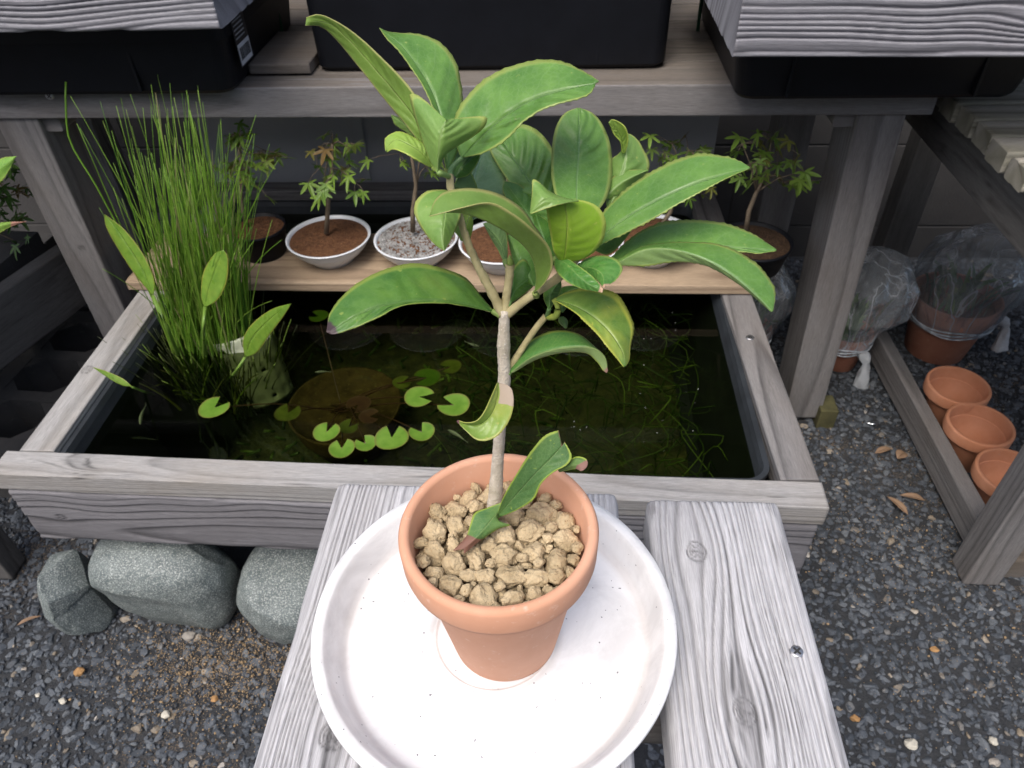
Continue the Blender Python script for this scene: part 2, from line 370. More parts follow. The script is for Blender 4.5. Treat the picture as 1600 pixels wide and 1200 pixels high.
def gravel_mat():
    mt, nt, b = newmat('crushed_stone'); t = N(nt, 'ShaderNodeAttribute', attribute_name='tone').outputs['Fac']
    r = ramp(nt, [(0, (0.034, 0.042, 0.052)), (0.35, (0.050, 0.059, 0.072)), (0.65, (0.070, 0.081, 0.096)), (0.955, (0.105, 0.118, 0.132)), (0.993, (0.20, 0.16, 0.11)), (0.999, (0.38, 0.36, 0.33))])
    nt.links.new(t, r.inputs[0])
    fr = ramp(nt, [(0.3, 0.7), (0.7, 1.3)]); nt.links.new(noise(nt, 350, 4, objco(nt), 0.7), fr.inputs[0])
    nt.links.new(mixc(nt, 1, r.outputs[0], fr.outputs[0], 'MULTIPLY'), b.inputs['Base Color'])
    b.inputs['Roughness'].default_value = 0.65; bump(nt, b, noise(nt, 700, 4, objco(nt), 0.7), 0.5, 0.001); return mt
GRAV = gravel_mat()
protos = [rough_stone(1, s, 7, 0.42, 0.10) for s in range(14)]
pos, size, att = [], [], []
def inside(x, y): return (-0.62 < x < 0.26 and y > 0.66) or (-0.10 < x < 0.12) or (x > 1.0 and y < .5) or (x < -.95 and y < .5)
def lay(sp, s0, s1, z, prob=1.0):
    k = 0
    y = 0.17
    while y < 1.58:
        x = -1.25 + (sp/2 if k % 2 else 0)
        while x < 1.35:
            X, Y = x+rng.normal(0, sp*.24), y+rng.normal(0, sp*.24); x += sp
            if inside(X, Y) or rng.random() > prob: continue
            q = rng.uniform(s0, s1); pos.append((X, Y, q*z)); size.append(q); att.append(rng.random())
        y += sp*.87; k += 1
lay(.0162, .0078, .0118, -.22)
lay(.0100, .0028, .0052, .30, .8)
gv = scatter_stones('gravel', GRAV, protos, pos, size, 0.75, attr=att)
tag(gv, 'dark grey crushed stone covering the ground around the pond', 'gravel', kind='stuff')
# sand-coloured grit between the stones
pos, size = [], []
for c, n, sd_ in (((-0.47, 0.50), 5200, 0.085), ((-0.62, 0.30), 500, 0.12), ((0.55, 0.75), 900, 0.10), ((0.48, 0.95), 500, 0.12), ((0.62, 0.55), 700, 0.16), ((-0.4, 0.3), 400, .12)):
    for _ in range(n):
        pos.append((rng.normal(c[0], sd_)+.01*math.sin(_*.37), rng.normal(c[1], sd_*0.55), 0.0025+rng.uniform(0, .004))); size.append(rng.uniform(0.0004, 0.0010)*(2.2 if rng.random() < .06 else 1))
grit_p = [rough_stone(0, s, 3, .7, .1) for s in range(4)]
gm = simple('sand_grit_grains', (0.42, 0.30, 0.17), 0.9, 0.5, 90, 0)
gr = scatter_stones('grit', gm, grit_p, pos, size, 0.9); tag(gr, 'fine tan grit scattered between the grey stones', 'grit', kind='stuff')
#NEXT
# ================================================================== foreground bench
bench = thing('plank_bench', (0, 0.1, 0), 'pale weathered three plank bench carrying the white saucer and the potted seedling', 'bench')
BZ = 0.61
def kpos(u, v, xc, y0): p = at_z(u, v, BZ); return (y0 - p[1], p[0] - xc)
kl = kpos(520, 1150, -0.1055, 0.330); k1 = kpos(1088, 862, 0.1045, 0.3225); k2 = kpos(1165, 1112, 0.1045, 0.3225)
HB = dict(res=0.0005, lres=0.0014, ridge=0.0006, rad=0.005, nose=0.0012)
plank('plank', W_BENCH, (-0.1055, 0.330, BZ), (-0.1055, -0.15, BZ), 0.090, 0.032, bench, knots=((kl[0], kl[1], 0.012),), cracks=16, freq=330, ringc=(0.07, -0.05), wob=.0022, **HB)
plank('plank', W_BENCH, (-0.0020, 0.3265, BZ), (-0.0020, -0.15, BZ), 0.088, 0.032, bench, cracks=12, freq=330, ringc=(-0.08, -0.06), wob=.0022, **HB)
plank('plank', W_BENCH, (0.1045, 0.3225, BZ), (0.1045, -0.15, BZ), 0.087, 0.032, bench, knots=((k1[0], k1[1], 0.0105), (k2[0], k2[1], 0.0115)), cracks=34, freq=330, ringc=(-0.066, -0.055), wob=.0026, **HB)
for yy in (0.216, -0.08):
    plank('cross_support', W_GREY, (-0.15, yy, BZ-0.033), (0.148, yy, BZ-0.033), 0.038, 0.05, bench)
for sx in (-0.10, 0.10):
    for yy in (0.216, -0.08):
        plank('leg', W_GREY, (sx, yy, BZ-0.084), (sx, yy, 0.0), 0.04, 0.04, bench, up=(0,1,0))
for (u, v) in ((1245, 1018),):
    p = at_z(u, v, BZ+0.0002); screw(bench, (p[0], p[1], BZ+0.0002))

# ================================================================== saucer, pot, pumice
def saucer_mat():
    mt, nt, b = newmat('stained_white_plastic'); co = objco(nt)
    r = ramp(nt, [(0.42, (0.78, 0.785, 0.79)), (0.66, (0.60, 0.60, 0.605))]); nt.links.new(noise(nt, 22, 6, co, 0.65, 0.6), r.inputs[0])
    s = ramp(nt, [(0.765, 0.0), (0.78, 1.0)]); nt.links.new(noise(nt, 420, 1, co, 0.4), s.inputs[0])
    st = ramp(nt, [(0.66, 0.0), (0.76, 0.55)]); nt.links.new(noise(nt, 45, 5, objco(nt, loc=(3,1,0)), 0.7), st.inputs[0])
    c = mixc(nt, st.outputs[0], r.outputs[0], (0.50, 0.44, 0.36)); c = mixc(nt, s.outputs[0], c, (0.16, 0.16, 0.18))
    tc = N(nt, 'ShaderNodeTexCoord'); sp = N(nt, 'ShaderNodeSeparateXYZ'); nt.links.new(tc.outputs['Object'], sp.inputs[0])
    rr_ = math_(nt, 'SQRT', math_(nt, 'ADD', math_(nt, 'POWER', math_(nt, 'ABSOLUTE', sp.outputs[0]), 2.0), math_(nt, 'POWER', math_(nt, 'ABSOLUTE', sp.outputs[1]), 2.0)))
    dr_ = ramp(nt, [(0, .6), (.0016, 0)]); nt.links.new(math_(nt, 'ABSOLUTE', math_(nt, 'SUBTRACT', rr_, SR*.845)), dr_.inputs[0])
    c = mixc(nt, math_(nt, 'MULTIPLY', dr_.outputs[0], noise(nt, 30, 3, co)), c, (.45, .40, .36))   # dirt settled at the foot of the rim
    dr2 = ramp(nt, [(0, .8), (.0014, 0)]); nt.links.new(math_(nt, 'ABSOLUTE', math_(nt, 'SUBTRACT', rr_, .0355)), dr2.inputs[0])
    c = mixc(nt, math_(nt, 'MULTIPLY', dr2.outputs[0], noise(nt, 60, 3, co)), c, (.42, .38, .34))
    nt.links.new(c, b.inputs['Base Color']); b.inputs['Roughness'].default_value = 0.45
    bump(nt, b, noise(nt, 60, 4, co), 0.1, 0.0006); return mt
sc_l = at_z(487, 990, 0.63); sc_r = at_z(1055, 975, 0.63); SC = ((sc_l[0]+sc_r[0])/2, 0.2190); SR = (sc_r[0]-sc_l[0])/2 + 0.0005
mb = MB(); s0 = SR
mb.lathe([(0, 0.0), (s0*0.80, 0.0), (s0*0.84, 0.0012), (s0*0.975, 0.0180), (s0*1.0, 0.0205), (s0*0.995, 0.0222), (s0*0.938, 0.0222), (s0*0.930, 0.0214), (s0*0.915, 0.0190),
          (s0*0.87, 0.0062), (s0*0.85, 0.0036), (s0*0.83, 0.0030), (0.0352, 0.0030), (0.0344, 0.0040), (0.0336, 0.0040), (0.0328, 0.0030), (0.0322, 0.0030), (0, 0.0030)], 128)
sau = mb.build('saucer', saucer_mat()); sau.location = (SC[0], SC[1], BZ+0.0007)
tag(sau, 'large round white plastic saucer with scuffs and specks on the bench planks', 'saucer')
PC = (-0.0268, 0.2192); PZ = BZ + 0.0045
def pot_profile(R_, Rb, H, lip_h, wall=0.004, hole=False, fill=None):
    rs = Rb + (R_-wall*0.9-Rb)*(H-lip_h)/H
    return [(0, 0), (Rb-0.001, 0), (Rb, 0.001), (rs-0.0004, H-lip_h-0.0012), (rs+0.0002, H-lip_h), (R_-0.0008, H-lip_h+0.0016), (R_-0.0003, H-lip_h+0.004), (R_, H-0.0025), (R_-0.001, H-0.0006), (R_-0.0025, H),
            (R_-wall-0.0005, H-0.0002), (R_-wall-0.0015, H-0.002), (R_-wall-0.003, H-lip_h), (Rb-wall, wall), (0, wall)]
RP = (at_z(936, 838, 0.71)[0]-at_z(621, 838, 0.71)[0])/2
PH = 0.0985
mb = MB(); mb.lathe(pot_profile(RP, 0.0292, PH, 0.0195, 0.004), 128)
pot = mb.build('flower_pot', TERRA); pot.location = (*PC, PZ)
tag(pot, 'orange terracotta pot on the white saucer, filled with tan pumice chunks', 'flower pot')
# pumice chunks packed near the rim
protos = [rough_stone(3, s+40, 8, 0.74, 0.17, 2.4) for s in range(16)]
pos, size = [], []
ztop = PZ + PH - 0.0130
def pack(n, zl, smin, smax, rmax):
    tries = 0
    while n > 0 and tries < 6000:
        tries += 1
        a = rng.uniform(0, 2*PI); r = rmax*math.sqrt(rng.random()); s = rng.uniform(smin, smax)
        if r + s*0.9 > rmax: continue
        x, y = PC[0]+r*math.cos(a), PC[1]+r*math.sin(a)
        z = zl + rng.uniform(-0.001, 0.001) - .07*(y-PC[1])
        if all((x-p[0])**2+(y-p[1])**2+(z-p[2])**2 > ((s+q)*0.84)**2 for p, q in zip(pos, size)):
            pos.append((x, y, z)); size.append(s); n -= 1
pack(26, ztop-0.002, 0.0060, 0.0076, RP-0.0070)
pack(60, ztop-0.001, 0.0042, 0.0054, RP-0.0064)
pack(120, ztop-0.0, 0.0030, 0.0040, RP-0.0062)
pack(160, ztop-0.002, 0.0020, 0.0030, RP-0.0068)
pack(220, ztop-0.006, 0.0028, 0.0045, RP-0.0070)
pack(200, ztop-0.0105, 0.0035, 0.0050, RP-0.0080)
pm = scatter_stones('pumice_gravel', PUMICE, protos, pos, size, 0.95, smooth=True)
tag(pm, 'tan pumice chunks filling the terracotta pot', 'potting gravel', kind='stuff')
mb = MB(); mb.lathe([(0, 0.001), (RP-0.012, 0), (RP-0.0085, 0)], 48)
sb = mb.build('soil', SOIL, None); sb.location = (0, 0, ztop-PZ-0.015); sb.parent = pot

# ================================================================== pond frame, tub, water
RZ = 0.32
pond = thing('raised_pond', (-0.19, 0.78, 0), 'weathered grey timber surround around the pond, raised on stones', 'pond')
HP = dict(res=0.0012, lres=0.003)
fl = at_z(-3, 722, RZ); frr = at_z(1290, 775, RZ)
plank('front_rail', W_RIM, (fl[0], 0.5975, RZ), (frr[0], 0.5745, RZ), 0.039, 0.030, pond, ridge=0.0003, freq=200, cracks=10, knots=((0.115, 0.004, 0.008),), **HP, ringc=(0.01,-0.09), rad=0.0015)
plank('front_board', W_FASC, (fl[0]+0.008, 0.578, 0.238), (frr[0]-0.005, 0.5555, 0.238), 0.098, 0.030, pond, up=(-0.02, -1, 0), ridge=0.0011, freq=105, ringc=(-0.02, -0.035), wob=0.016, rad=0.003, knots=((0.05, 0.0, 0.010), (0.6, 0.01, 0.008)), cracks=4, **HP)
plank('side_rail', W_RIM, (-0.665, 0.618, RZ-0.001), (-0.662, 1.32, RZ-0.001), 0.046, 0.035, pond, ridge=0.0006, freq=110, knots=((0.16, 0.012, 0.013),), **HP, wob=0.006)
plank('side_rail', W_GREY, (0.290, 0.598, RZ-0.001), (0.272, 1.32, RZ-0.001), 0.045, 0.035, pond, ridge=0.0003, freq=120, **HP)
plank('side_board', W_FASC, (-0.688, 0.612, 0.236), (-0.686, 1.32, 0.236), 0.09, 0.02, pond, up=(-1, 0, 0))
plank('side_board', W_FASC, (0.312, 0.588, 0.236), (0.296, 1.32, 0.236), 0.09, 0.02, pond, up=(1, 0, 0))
plank('back_rail', W_GREY, (-0.69, 1.34, RZ), (0.30, 1.34, RZ), 0.04, 0.16, pond)
for u, v in ((1172, 527),):
    p = at_z(u, v, RZ); screw(pond, (p[0], p[1], RZ), r=0.006)
# tub: rounded-rectangle shell
def rrect(x0, x1, y0, y1, r, n=8):
    P = []
    for cx, cy, a in ((x1-r, y1-r, 0), (x0+r, y1-r, PI/2), (x0+r, y0+r, PI), (x1-r, y0+r, 1.5*PI)):
        P += [(cx+r*math.cos(a+i*PI/2/n), cy+r*math.sin(a+i*PI/2/n)) for i in range(n+1)]
    return np.array(P)
def shell(levels, cap=True):   # levels: list of (x0,x1,y0,y1,r,z)
    mb = MB(); k = None; V = []
    for (a, b_, c, d, r, z) in levels:
        p = rrect(a, b_, c, d, r); k = len(p); V.append(np.column_stack([p, np.full(k, z)]))
    F = [(i*k+j, i*k+(j+1)%k, (i+1)*k+(j+1)%k, (i+1)*k+j) for i in range(len(V)-1) for j in range(k)]
    if cap: F += [tuple(range(k))[::-1], tuple((len(V)-1)*k+j for j in range(k))]
    mb.add(np.vstack(V), F); return mb
tx0, tx1, ty0, ty1 = -0.640, 0.262, 0.6005, 1.30
tub = shell([(tx0+.05, tx1-.05, ty0+.03, ty1-.04, .05, 0.112), (tx0+.03, tx1-.03, ty0+.02, ty1-.02, .04, 0.13), (tx0, tx1, ty0, ty1, .03, 0.305), (tx0, tx1, ty0, ty1, .03, 0.311),
             (tx0+.007, tx1-.007, ty0+.005, ty1-.007, .025, 0.311), (tx0+.010, tx1-.010, ty0+.006, ty1-.010, .025, 0.303), (tx0+.037, tx1-.037, ty0+.024, ty1-.03, .035, 0.135), (tx0+.06, tx1-.06, ty0+.035, ty1-.05, .03, 0.118)]
            ).build('pond_tub', BLUEPL, smooth=False)
tag(tub, 'dark plastic tub inside the timber frame, holding the pond water', 'tub')
def algae_mat():
    mt, nt, b = newmat('pond_bottom_mulm'); co = objco(nt)
    r = ramp(nt, [(0.3, (0.018, 0.022, 0.009)), (0.6, (0.06, 0.064, 0.02)), (0.75, (0.14, 0.12, 0.035))]); nt.links.new(noise(nt, 55, 6, co, 0.7), r.inputs[0])
    nt.links.new(r.outputs[0], b.inputs['Base Color']); b.inputs['Roughness'].default_value = 0.95; bump(nt, b, noise(nt, 110, 4, co), 0.8, 0.006); return mt
mb = MB(); gxx = np.linspace(tx0+.055, tx1-.055, 70); gyy = np.linspace(ty0+.035, ty1-.05, 50)
X_, Y_ = np.meshgrid(gxx, gyy, indexing='ij'); mb.grid(np.dstack([X_, Y_, 0.124+0.006*vn(X_*22, Y_*22, 1)]))
mu = mb.build('pond_sediment', algae_mat()); tag(mu, kind='structure')
WZ = 0.288
def water_mat():
    mt, nt, b = newmat('pond_water'); nt.nodes.remove(b); out = nt.nodes['Material Output']
    tr = N(nt, 'ShaderNodeBsdfTransparent'); tr.inputs[0].default_value = (0.42, 0.47, 0.31, 1)
    gl = N(nt, 'ShaderNodeBsdfGlossy'); gl.inputs['Roughness'].default_value = 0.01
    fr = N(nt, 'ShaderNodeFresnel'); fr.inputs[0].default_value = 1.33
    bp = N(nt, 'ShaderNodeBump'); bp.inputs['Strength'].default_value = 0.04; bp.inputs['Distance'].default_value = 0.002
    nt.links.new(noise(nt, 18, 2, objco(nt)), bp.inputs['Height'])
    nt.links.new(bp.outputs[0], gl.inputs['Normal']); nt.links.new(bp.outputs[0], fr.inputs['Normal'])
    mx = N(nt, 'ShaderNodeMixShader'); nt.links.new(fr.outputs[0], mx.inputs[0]); nt.links.new(tr.outputs[0], mx.inputs[1]); nt.links.new(gl.outputs[0], mx.inputs[2])
    nt.links.new(mx.outputs[0], out.inputs[0]); return mt
mb = MB(); mb.add([(tx0+.0125, ty0+.009, WZ), (tx1-.0125, ty0+.009, WZ), (tx1-.0125, ty1-.013, WZ), (tx0+.0125, ty1-.013, WZ)], [(0, 1, 2, 3)])
wa = mb.build('water', water_mat(), smooth=False); tag(wa, kind='structure')

# support stones
def boulder(loc, scl, seed, label, rz=0, cuts=9, c0=0.52, boxy=1.0, skew=0.0):
    V, F = rough_stone(5, seed, cuts, c0, 0.035, 1.5); Vs, _ = rough_stone(5, seed, 0, 1, 0.12, 1.1); V = V*.92+Vs*.08
    V = np.sign(V)*np.abs(V)**boxy; V[:, 0] += skew*V[:, 2]*(V[:, 2] < .2)
    V = V * np.array(scl)
    V = V * (1 + 0.012*vn(V[:,0]*60, V[:,1]*60, V[:,2]*60))[:, None]
    V[:, 2] += -V[:, 2].min()
    mb = MB(); mb.add(V, F.tolist()); o = mb.build('support_stone', STONEG); o.location = (loc[0], loc[1], -0.004); o.rotation_euler = (0, 0, rz)
    return tag(o, label, 'stone', 'green-grey stones under the pond frame')
boulder((-0.700, 0.578), (0.035, 0.06, 0.088), 3, 'narrow upright green-grey stone under the left end of the pond frame', 0.2, boxy=.9, skew=-.30)
boulder((-0.567, 0.602), (0.098, 0.065, 0.09), 8, 'widest green-grey stone, in the middle under the pond frame', 0.02, boxy=.62)
boulder((-0.372, 0.597), (0.085, 0.075, 0.080), 14, 'green-grey stone with a pale ridge beside the bench plank under the pond frame', 0.1, boxy=.85, skew=-.1)
boulder((0.24, 0.75), (0.08, 0.07, 0.08), 21, 'green-grey stone hidden deep under the right end of the pond frame')
boulder((-0.2, 1.15), (0.08, 0.07, 0.08), 23, 'green-grey stone under the middle back of the pond frame')

# ================================================================== plant shelf behind the pond
BY = 1.013
shelf = thing('plant_shelf', (-0.17, 1.25, 0), 'grey timber shelf stand with thick posts straddling the back of the pond', 'shelf stand')
HS = dict(res=0.002, lres=0.004, ridge=0.00025)
plank('front_beam', W_GREY, (-1.25, BY, 0.614), (0.497, BY, 0.610), 0.042, 0.036, shelf, up=(0,-1,0), freq=150, ringc=(0.0,-0.09), **HS, knots=((1.26, -0.002, 0.006),))
plank('top_plank', W_SHELF, (-1.25, 1.058, 0.6345), (0.495, 1.058, 0.632), 0.088, 0.0055, shelf, freq=160, **HS)
for k in range(4):
    y = 1.150 + 0.095*k
    plank('top_plank', W_SHELF, (-1.25, y, 0.6345), (0.495, y, 0.632), 0.09, 0.02, shelf, **dict(HS, res=.004, lres=.02))
PW = 0.064
def post(u, v, Y, w=PW, d=0.085, ztop=0.592, name='post', mat=W_GREY, **k):
    p = at_y(u, v, Y)
    return plank(name, mat, (p[0], Y, ztop), (p[0], Y, 0.02), w, d, shelf, up=(0,-1,0), res=.003, lres=.004, ridge=.00025, freq=140, **k)
pr = at_y(1377, 184, 1.02)
plank('post', W_GREY, (pr[0], 1.02, 0.590), (at_y(1259, 635, 1.02)[0], 1.02, 0.012), PW, 0.085, shelf, up=(0,-1,0), res=.003, lres=.004, ridge=.00025, freq=140)
pl0 = at_y(26, 190, 1.02); pl1 = at_y(165, 480, 1.02)
xb = pl0[0] + (pl1[0]-pl0[0])*(0.59-0.01)/(pl0[2]-pl1[2])
plank('post', W_GREY, (pl0[0], 1.02, 0.600), (xb, 1.02, 0.012), PW, 0.085, shelf, up=(0,-1,0), res=.003, lres=.004, ridge=.00025, freq=140, knots=(((0.60-at_y(130,388,1.02)[2]), 0.008, 0.009),))
for (u, v) in ((1243, 200), (135, 230)):
    q = at_y(u, v, 1.36); plank('post', W_GREY, (q[0], 1.36, 0.60), (q[0], 1.36, 0.012), PW, 0.06, shelf, up=(0,-1,0), res=.004, lres=.01)
for (u, v) in ((1319, 211), (76, 196)):
    q = at_y(u, v, 1.03); plank('cross_rail', W_GREY, (q[0], 1.03, 0.6095), (q[0], 1.40, 0.6095), 0.036, 0.043, shelf, res=.003, lres=.01)
p = at_y(77, 150, BY-0.0212)
screw(shelf, (p[0], BY-0.0214, p[2]), (0,-1,0), 0.0055)
ft = MB(); q = at_z(1275, 660, 0.0); ft.box((q[0]-0.005, 1.005, 0), (q[0]+0.027, 1.05, 0.045)); fo = ft.build('foot_block', simple('algae_green_wood', (0.10, 0.095, 0.04), 0.9, 0.5, 30), None, bevel=0.002)
tag(fo, 'small green stained wood block at the foot of the right post', 'wood block')
# board with the bonsai bowls
bb = plank('board', W_PLANK, (at_z(196, 440, 0.338)[0], 1.052, 0.338), (at_z(1190, 450, 0.338)[0], 1.052, 0.338), 0.155, 0.0165, None, res=.002, lres=.006, ridge=.00015, freq=110)
tag(bb, 'tan wooden board across the pond carrying the row of small bonsai bowls', 'board')

# back wall and panel
def wall_mat():
    mt, nt, b = newmat('grey_block_wall'); co = objco(nt)
    r = ramp(nt, [(0.3, (0.038, 0.037, 0.038)), (0.7, (0.060, 0.058, 0.057))]); nt.links.new(noise(nt, 4, 6, co, 0.65), r.inputs[0])
    nt.links.new(r.outputs[0], b.inputs['Base Color']); b.inputs['Roughness'].default_value = 0.95; bump(nt, b, noise(nt, 160, 4, co), 0.5, 0.002); return mt
WM = wall_mat(); mb = MB(); bw, bh = 0.39, 0.19
for r_ in range(-1, 9):
    for c_ in range(-7, 8):
        x0 = c_*0.4 + (0.2 if r_ % 2 else 0); z0 = 0.085 + (r_)*0.2
        mb.box((x0+.0015, 1.60, z0+.0015), (x0+.3985, 1.70, z0+.1985))
mb.box((-3, 1.602, -0.1), (3.3, 1.69, 1.9))
wl = mb.build('block_wall', WM, bevel=0.002); tag(wl, 'dark grey concrete block wall behind the shelf stand', 'wall')
mb = MB(); mb.box((-0.72, 1.40, 0.10), (0.30, 1.408, 0.585)); mb.box((-0.72, 1.397, 0.10), (0.30, 1.3995, 0.118)); mb.box((-0.405, 1.394, 0.12), (-0.385, 1.3995, 0.585)); mb.box((-0.72, 1.394, 0.545), (0.30, 1.3995, 0.553))
# unseen wall added behind the camera to block low sky and bounce light
hw = MB(); hw.box((-4, -3.4, -0.02), (4, -3.2, 2.7))
for k_ in range(14): hw.box((-4, -3.2, 0.05+k_*.19), (4, -3.188, 0.05+k_*.19+.182))
ho = hw.build('added_wall', simple('added_wall_cladding', (0.50, 0.48, 0.45), .8, .15, 3), bevel=.002); tag(ho, 'added unseen wall with horizontal cladding behind the camera, shaping the light', 'wall')
pn = mb.build('back_panel', PANEL, bevel=0.001); tag(pn, 'dark grey sheet panel standing behind the row of bonsai bowls', 'panel')
# ================================================================== black trays, timbers on them
def tray(x0, x1, y0, y1, z0, z1, label, r=0.02, draft=0.012):
    L_ = [(x0+draft+.004, x1-draft-.004, y0+draft+.004, y1-draft-.004, r, z0), (x0+draft, x1-draft, y0+draft, y1-draft, r, z0+.005), (x0+.004, x1-.004, y0+.004, y1-.004, r, z1-.028), (x0, x1, y0, y1, r, z1-.027), (x0, x1, y0, y1, r, z1-.001), (x0+.001, x1-.001, y0+.001, y1-.001, r, z1),
          (x0+.005, x1-.005, y0+.005, y1-.005, r, z1), (x0+draft+.004, x1-draft-.004, y0+draft+.004, y1-draft-.004, r, z0+.006)]
    root = thing('plastic_tray', ((x0+x1)/2, y0, z0), label, 'tray', 'black plastic trays on the shelf')
    o = shell(L_).build('tub_body', BLACKPL, root, smooth=False, bevel=0); o.location = -Vector(root.location)
    for k in (.2, .8):
        xx = x0 + (x1-x0)*k; rb = MB(); rb.box((xx-.002, y0+.0055, z0+.006), (xx+.002, y0+draft+.002, z1-.03))
        ob = rb.build('rib', BLACKPL, root, bevel=.0008); ob.location = -Vector(root.location)
    so_ = shell([(x0+.02, x1-.02, y0+.02, y1-.02, r, z0+.010), (x0+.02, x1-.02, y0+.02, y1-.02, r, z0+.045)]).build('soil', SOIL, root, smooth=False); so_.location = -Vector(root.location)
    return root
SZ = 0.6352
tl = tray(-1.10, at_y(366, 120, 0.985)[0]+.004, 0.972, 1.30, SZ+.0005, SZ+0.098, 'black plastic tray with a barcode sticker at the left of the shelf')
tm = tray(at_y(490, 112, 1.07)[0], at_y(1046, 112, 1.07)[0], 1.062, 1.40, SZ+.0005, SZ+0.19, 'tall black plastic tray in the middle of the shelf behind the seedling', draft=0.006)
x0 = at_y(1158, 160, 0.945)[0]
tr_ = tray(x0-.022, at_y(1575, 185, 0.945)[0]+.02, 0.932, 1.30, SZ+.0005, SZ+0.098, 'black plastic tray at the right of the shelf, under the timber end', draft=0.016)
# timbers on the trays
HT = dict(res=.0012, lres=.003)
tb = plank('ridged_timber', W_TOP, (-1.30, 0.90, 0.787), (-0.396, 0.90, 0.787), 0.090, 0.38, None, up=(0,-1,0), ridge=.0014, freq=120, ringc=(0.10,-0.03), rad=.003, res=.0009, lres=.003, wob=.010)
tag(tb, 'ridged grey timber block lying on the left black tray', 'timber')
tb.location.z += 0.0; 
p = at_y(1146, 88, 0.80)
tb = plank('ridged_timber', W_TOP, (p[0], 0.80, 0.7845), (0.75, 0.80, 0.776), 0.092, 0.40, None, up=(0,-1,0), ridge=.0014, freq=115, ringc=(0.10,-0.02), rad=.003, res=.0009, lres=.003, wob=.012, knots=((.30, .0, .012),))
tag(tb, 'ridged grey timber block with a screw near its corner, lying on the right black tray', 'timber')
p = at_y(1166, 41, 0.7975)
# small board piece between trays
a = at_z(372, 111, 0.6500); b_ = at_z(478, 112, 0.650)
wp = plank('wood_offcut', W_SHELF, (-0.44, 1.13, 0.6505), (-0.352, 1.13, 0.6505), 0.15, 0.014, None, res=.003, lres=.004)
tag(wp, 'short brown wood offcut lying between the left and middle black trays', 'wood offcut')
stk = simple('green_coated_stake', (0.02, 0.12, 0.06), 0.4, 0.2)
for (u, v, lb) in ((443, 60, 'thin green plant stake standing behind the wood offcut'), (1090, 48, 'thin green plant stake between the middle and right black trays')):
    q = at_z(u, v, SZ); mb = MB(); mb.tube([(0,0,0), (0,0,.1), (0,0.004,.35)], 0.0028, 8); s_ = mb.build('plant_stake', stk); s_.location = (q[0], q[1], SZ); tag(s_, lb, 'stake')
# sticker on the left tray's right side
def sticker():
    xr = tl_right
    blk = MB(); blk.box((0, -0.024, -0.028), (0.0006, 0.024, 0.034)); root = blk.build('sticker', simple('label_black', (0.02,0.02,0.022), .4), tl, smooth=False)
    root.location = Vector((xr, 1.03, 0.69)) - Vector(tl.location)
    wt = MB(); wt.box((0.0007, -0.022, -0.026), (0.0010, 0.022, 0.0)); wt.build('barcode_field', simple('label_white', (0.55,0.57,0.60), .5), root, smooth=False)
    bc = MB(); y = -0.019
    while y < 0.018:
        w_ = rng.uniform(.0004, .0013); bc.box((0.0011, y, -0.020), (0.0013, y+w_, -0.005)); y += w_ + rng.uniform(.0005, .0013)
    bc.build('barcode', BLACKGAP, root, smooth=False)
    tx = MB()
    for k in range(5):
        y = -0.02
        while y < 0.014:
            w_ = rng.uniform(.001, .003); tx.box((0.0007, y, 0.006+k*.0052), (0.0009, y+w_, 0.0078+k*.0052)); y += w_+.0009
    tx.build('small_print', simple('print_grey', (0.35,0.36,0.38), .5), root, smooth=False)
tl_right = at_y(366, 120, 0.985)[0]+.0045
sticker()

# ================================================================== bonsai row
def maple_leaf_pts(n=5):
    P = []
    angs = [-100, -50, 0, 50, 100] if n == 5 else [-60, 0, 60]
    lens = [.55, .85, 1.0, .85, .55] if n == 5 else [.8, 1, .8]
    P.append((0, -0.05))
    for a, l in zip(angs, lens):
        for da, k in ((-19, .42), (-7, .78), (0, 1.0), (7, .78), (19, .42)):
            t = R(a+da); P.append((math.sin(t)*l*k, math.cos(t)*l*k))
        if a != angs[-1]: t = R(a+25); P.append((math.sin(t)*.22, math.cos(t)*.22))
    return P
def maple_mat(name, c1, c2):
    mt, nt, b = newmat(name)
    r = ramp(nt, [(0.0, c1), (0.8, c2), (1.0, (0.22, 0.13, 0.04))]); nt.links.new(N(nt, 'ShaderNodeAttribute', attribute_name='tone').outputs['Fac'], r.inputs[0])
    nt.links.new(r.outputs[0], b.inputs['Base Color']); b.inputs['Roughness'].default_value = 0.5
    out = nt.nodes['Material Output']; tl_ = N(nt, 'ShaderNodeBsdfTranslucent'); nt.links.new(r.outputs[0], tl_.inputs[0]); mx = N(nt, 'ShaderNodeMixShader'); mx.inputs[0].default_value = .3
    nt.links.new(b.outputs[0], mx.inputs[1]); nt.links.new(tl_.outputs[0], mx.inputs[2]); nt.links.new(mx.outputs[0], out.inputs[0]); return mt
MAPLE = maple_mat('maple_leaves', (0.10, 0.20, 0.025), (0.24, 0.38, 0.06))
def leaf_cloud(mb, tones, centers, size, droop=0.5, pts=None):
    pts = pts or maple_leaf_pts()
    for c in centers:
        s = size*rng.uniform(.7, 1.25); a = rng.uniform(0, 2*PI); tilt = rng.uniform(0.2, 1.1)*droop*2
        M_ = rot(a, -tilt, rng.uniform(-.4, .4))
        V = np.array([(x*s, y*s, -abs(y*y)*s*0.25) for x, y in pts]) @ M_.T + c
        k = len(V); ctr = np.array([[0, 0.0, 0]])@M_.T + c
        mb.add(np.vstack([ctr, V]), [(0, i, i+1) for i in range(1, k)])
        tones += [rng.random()]*(k+1)
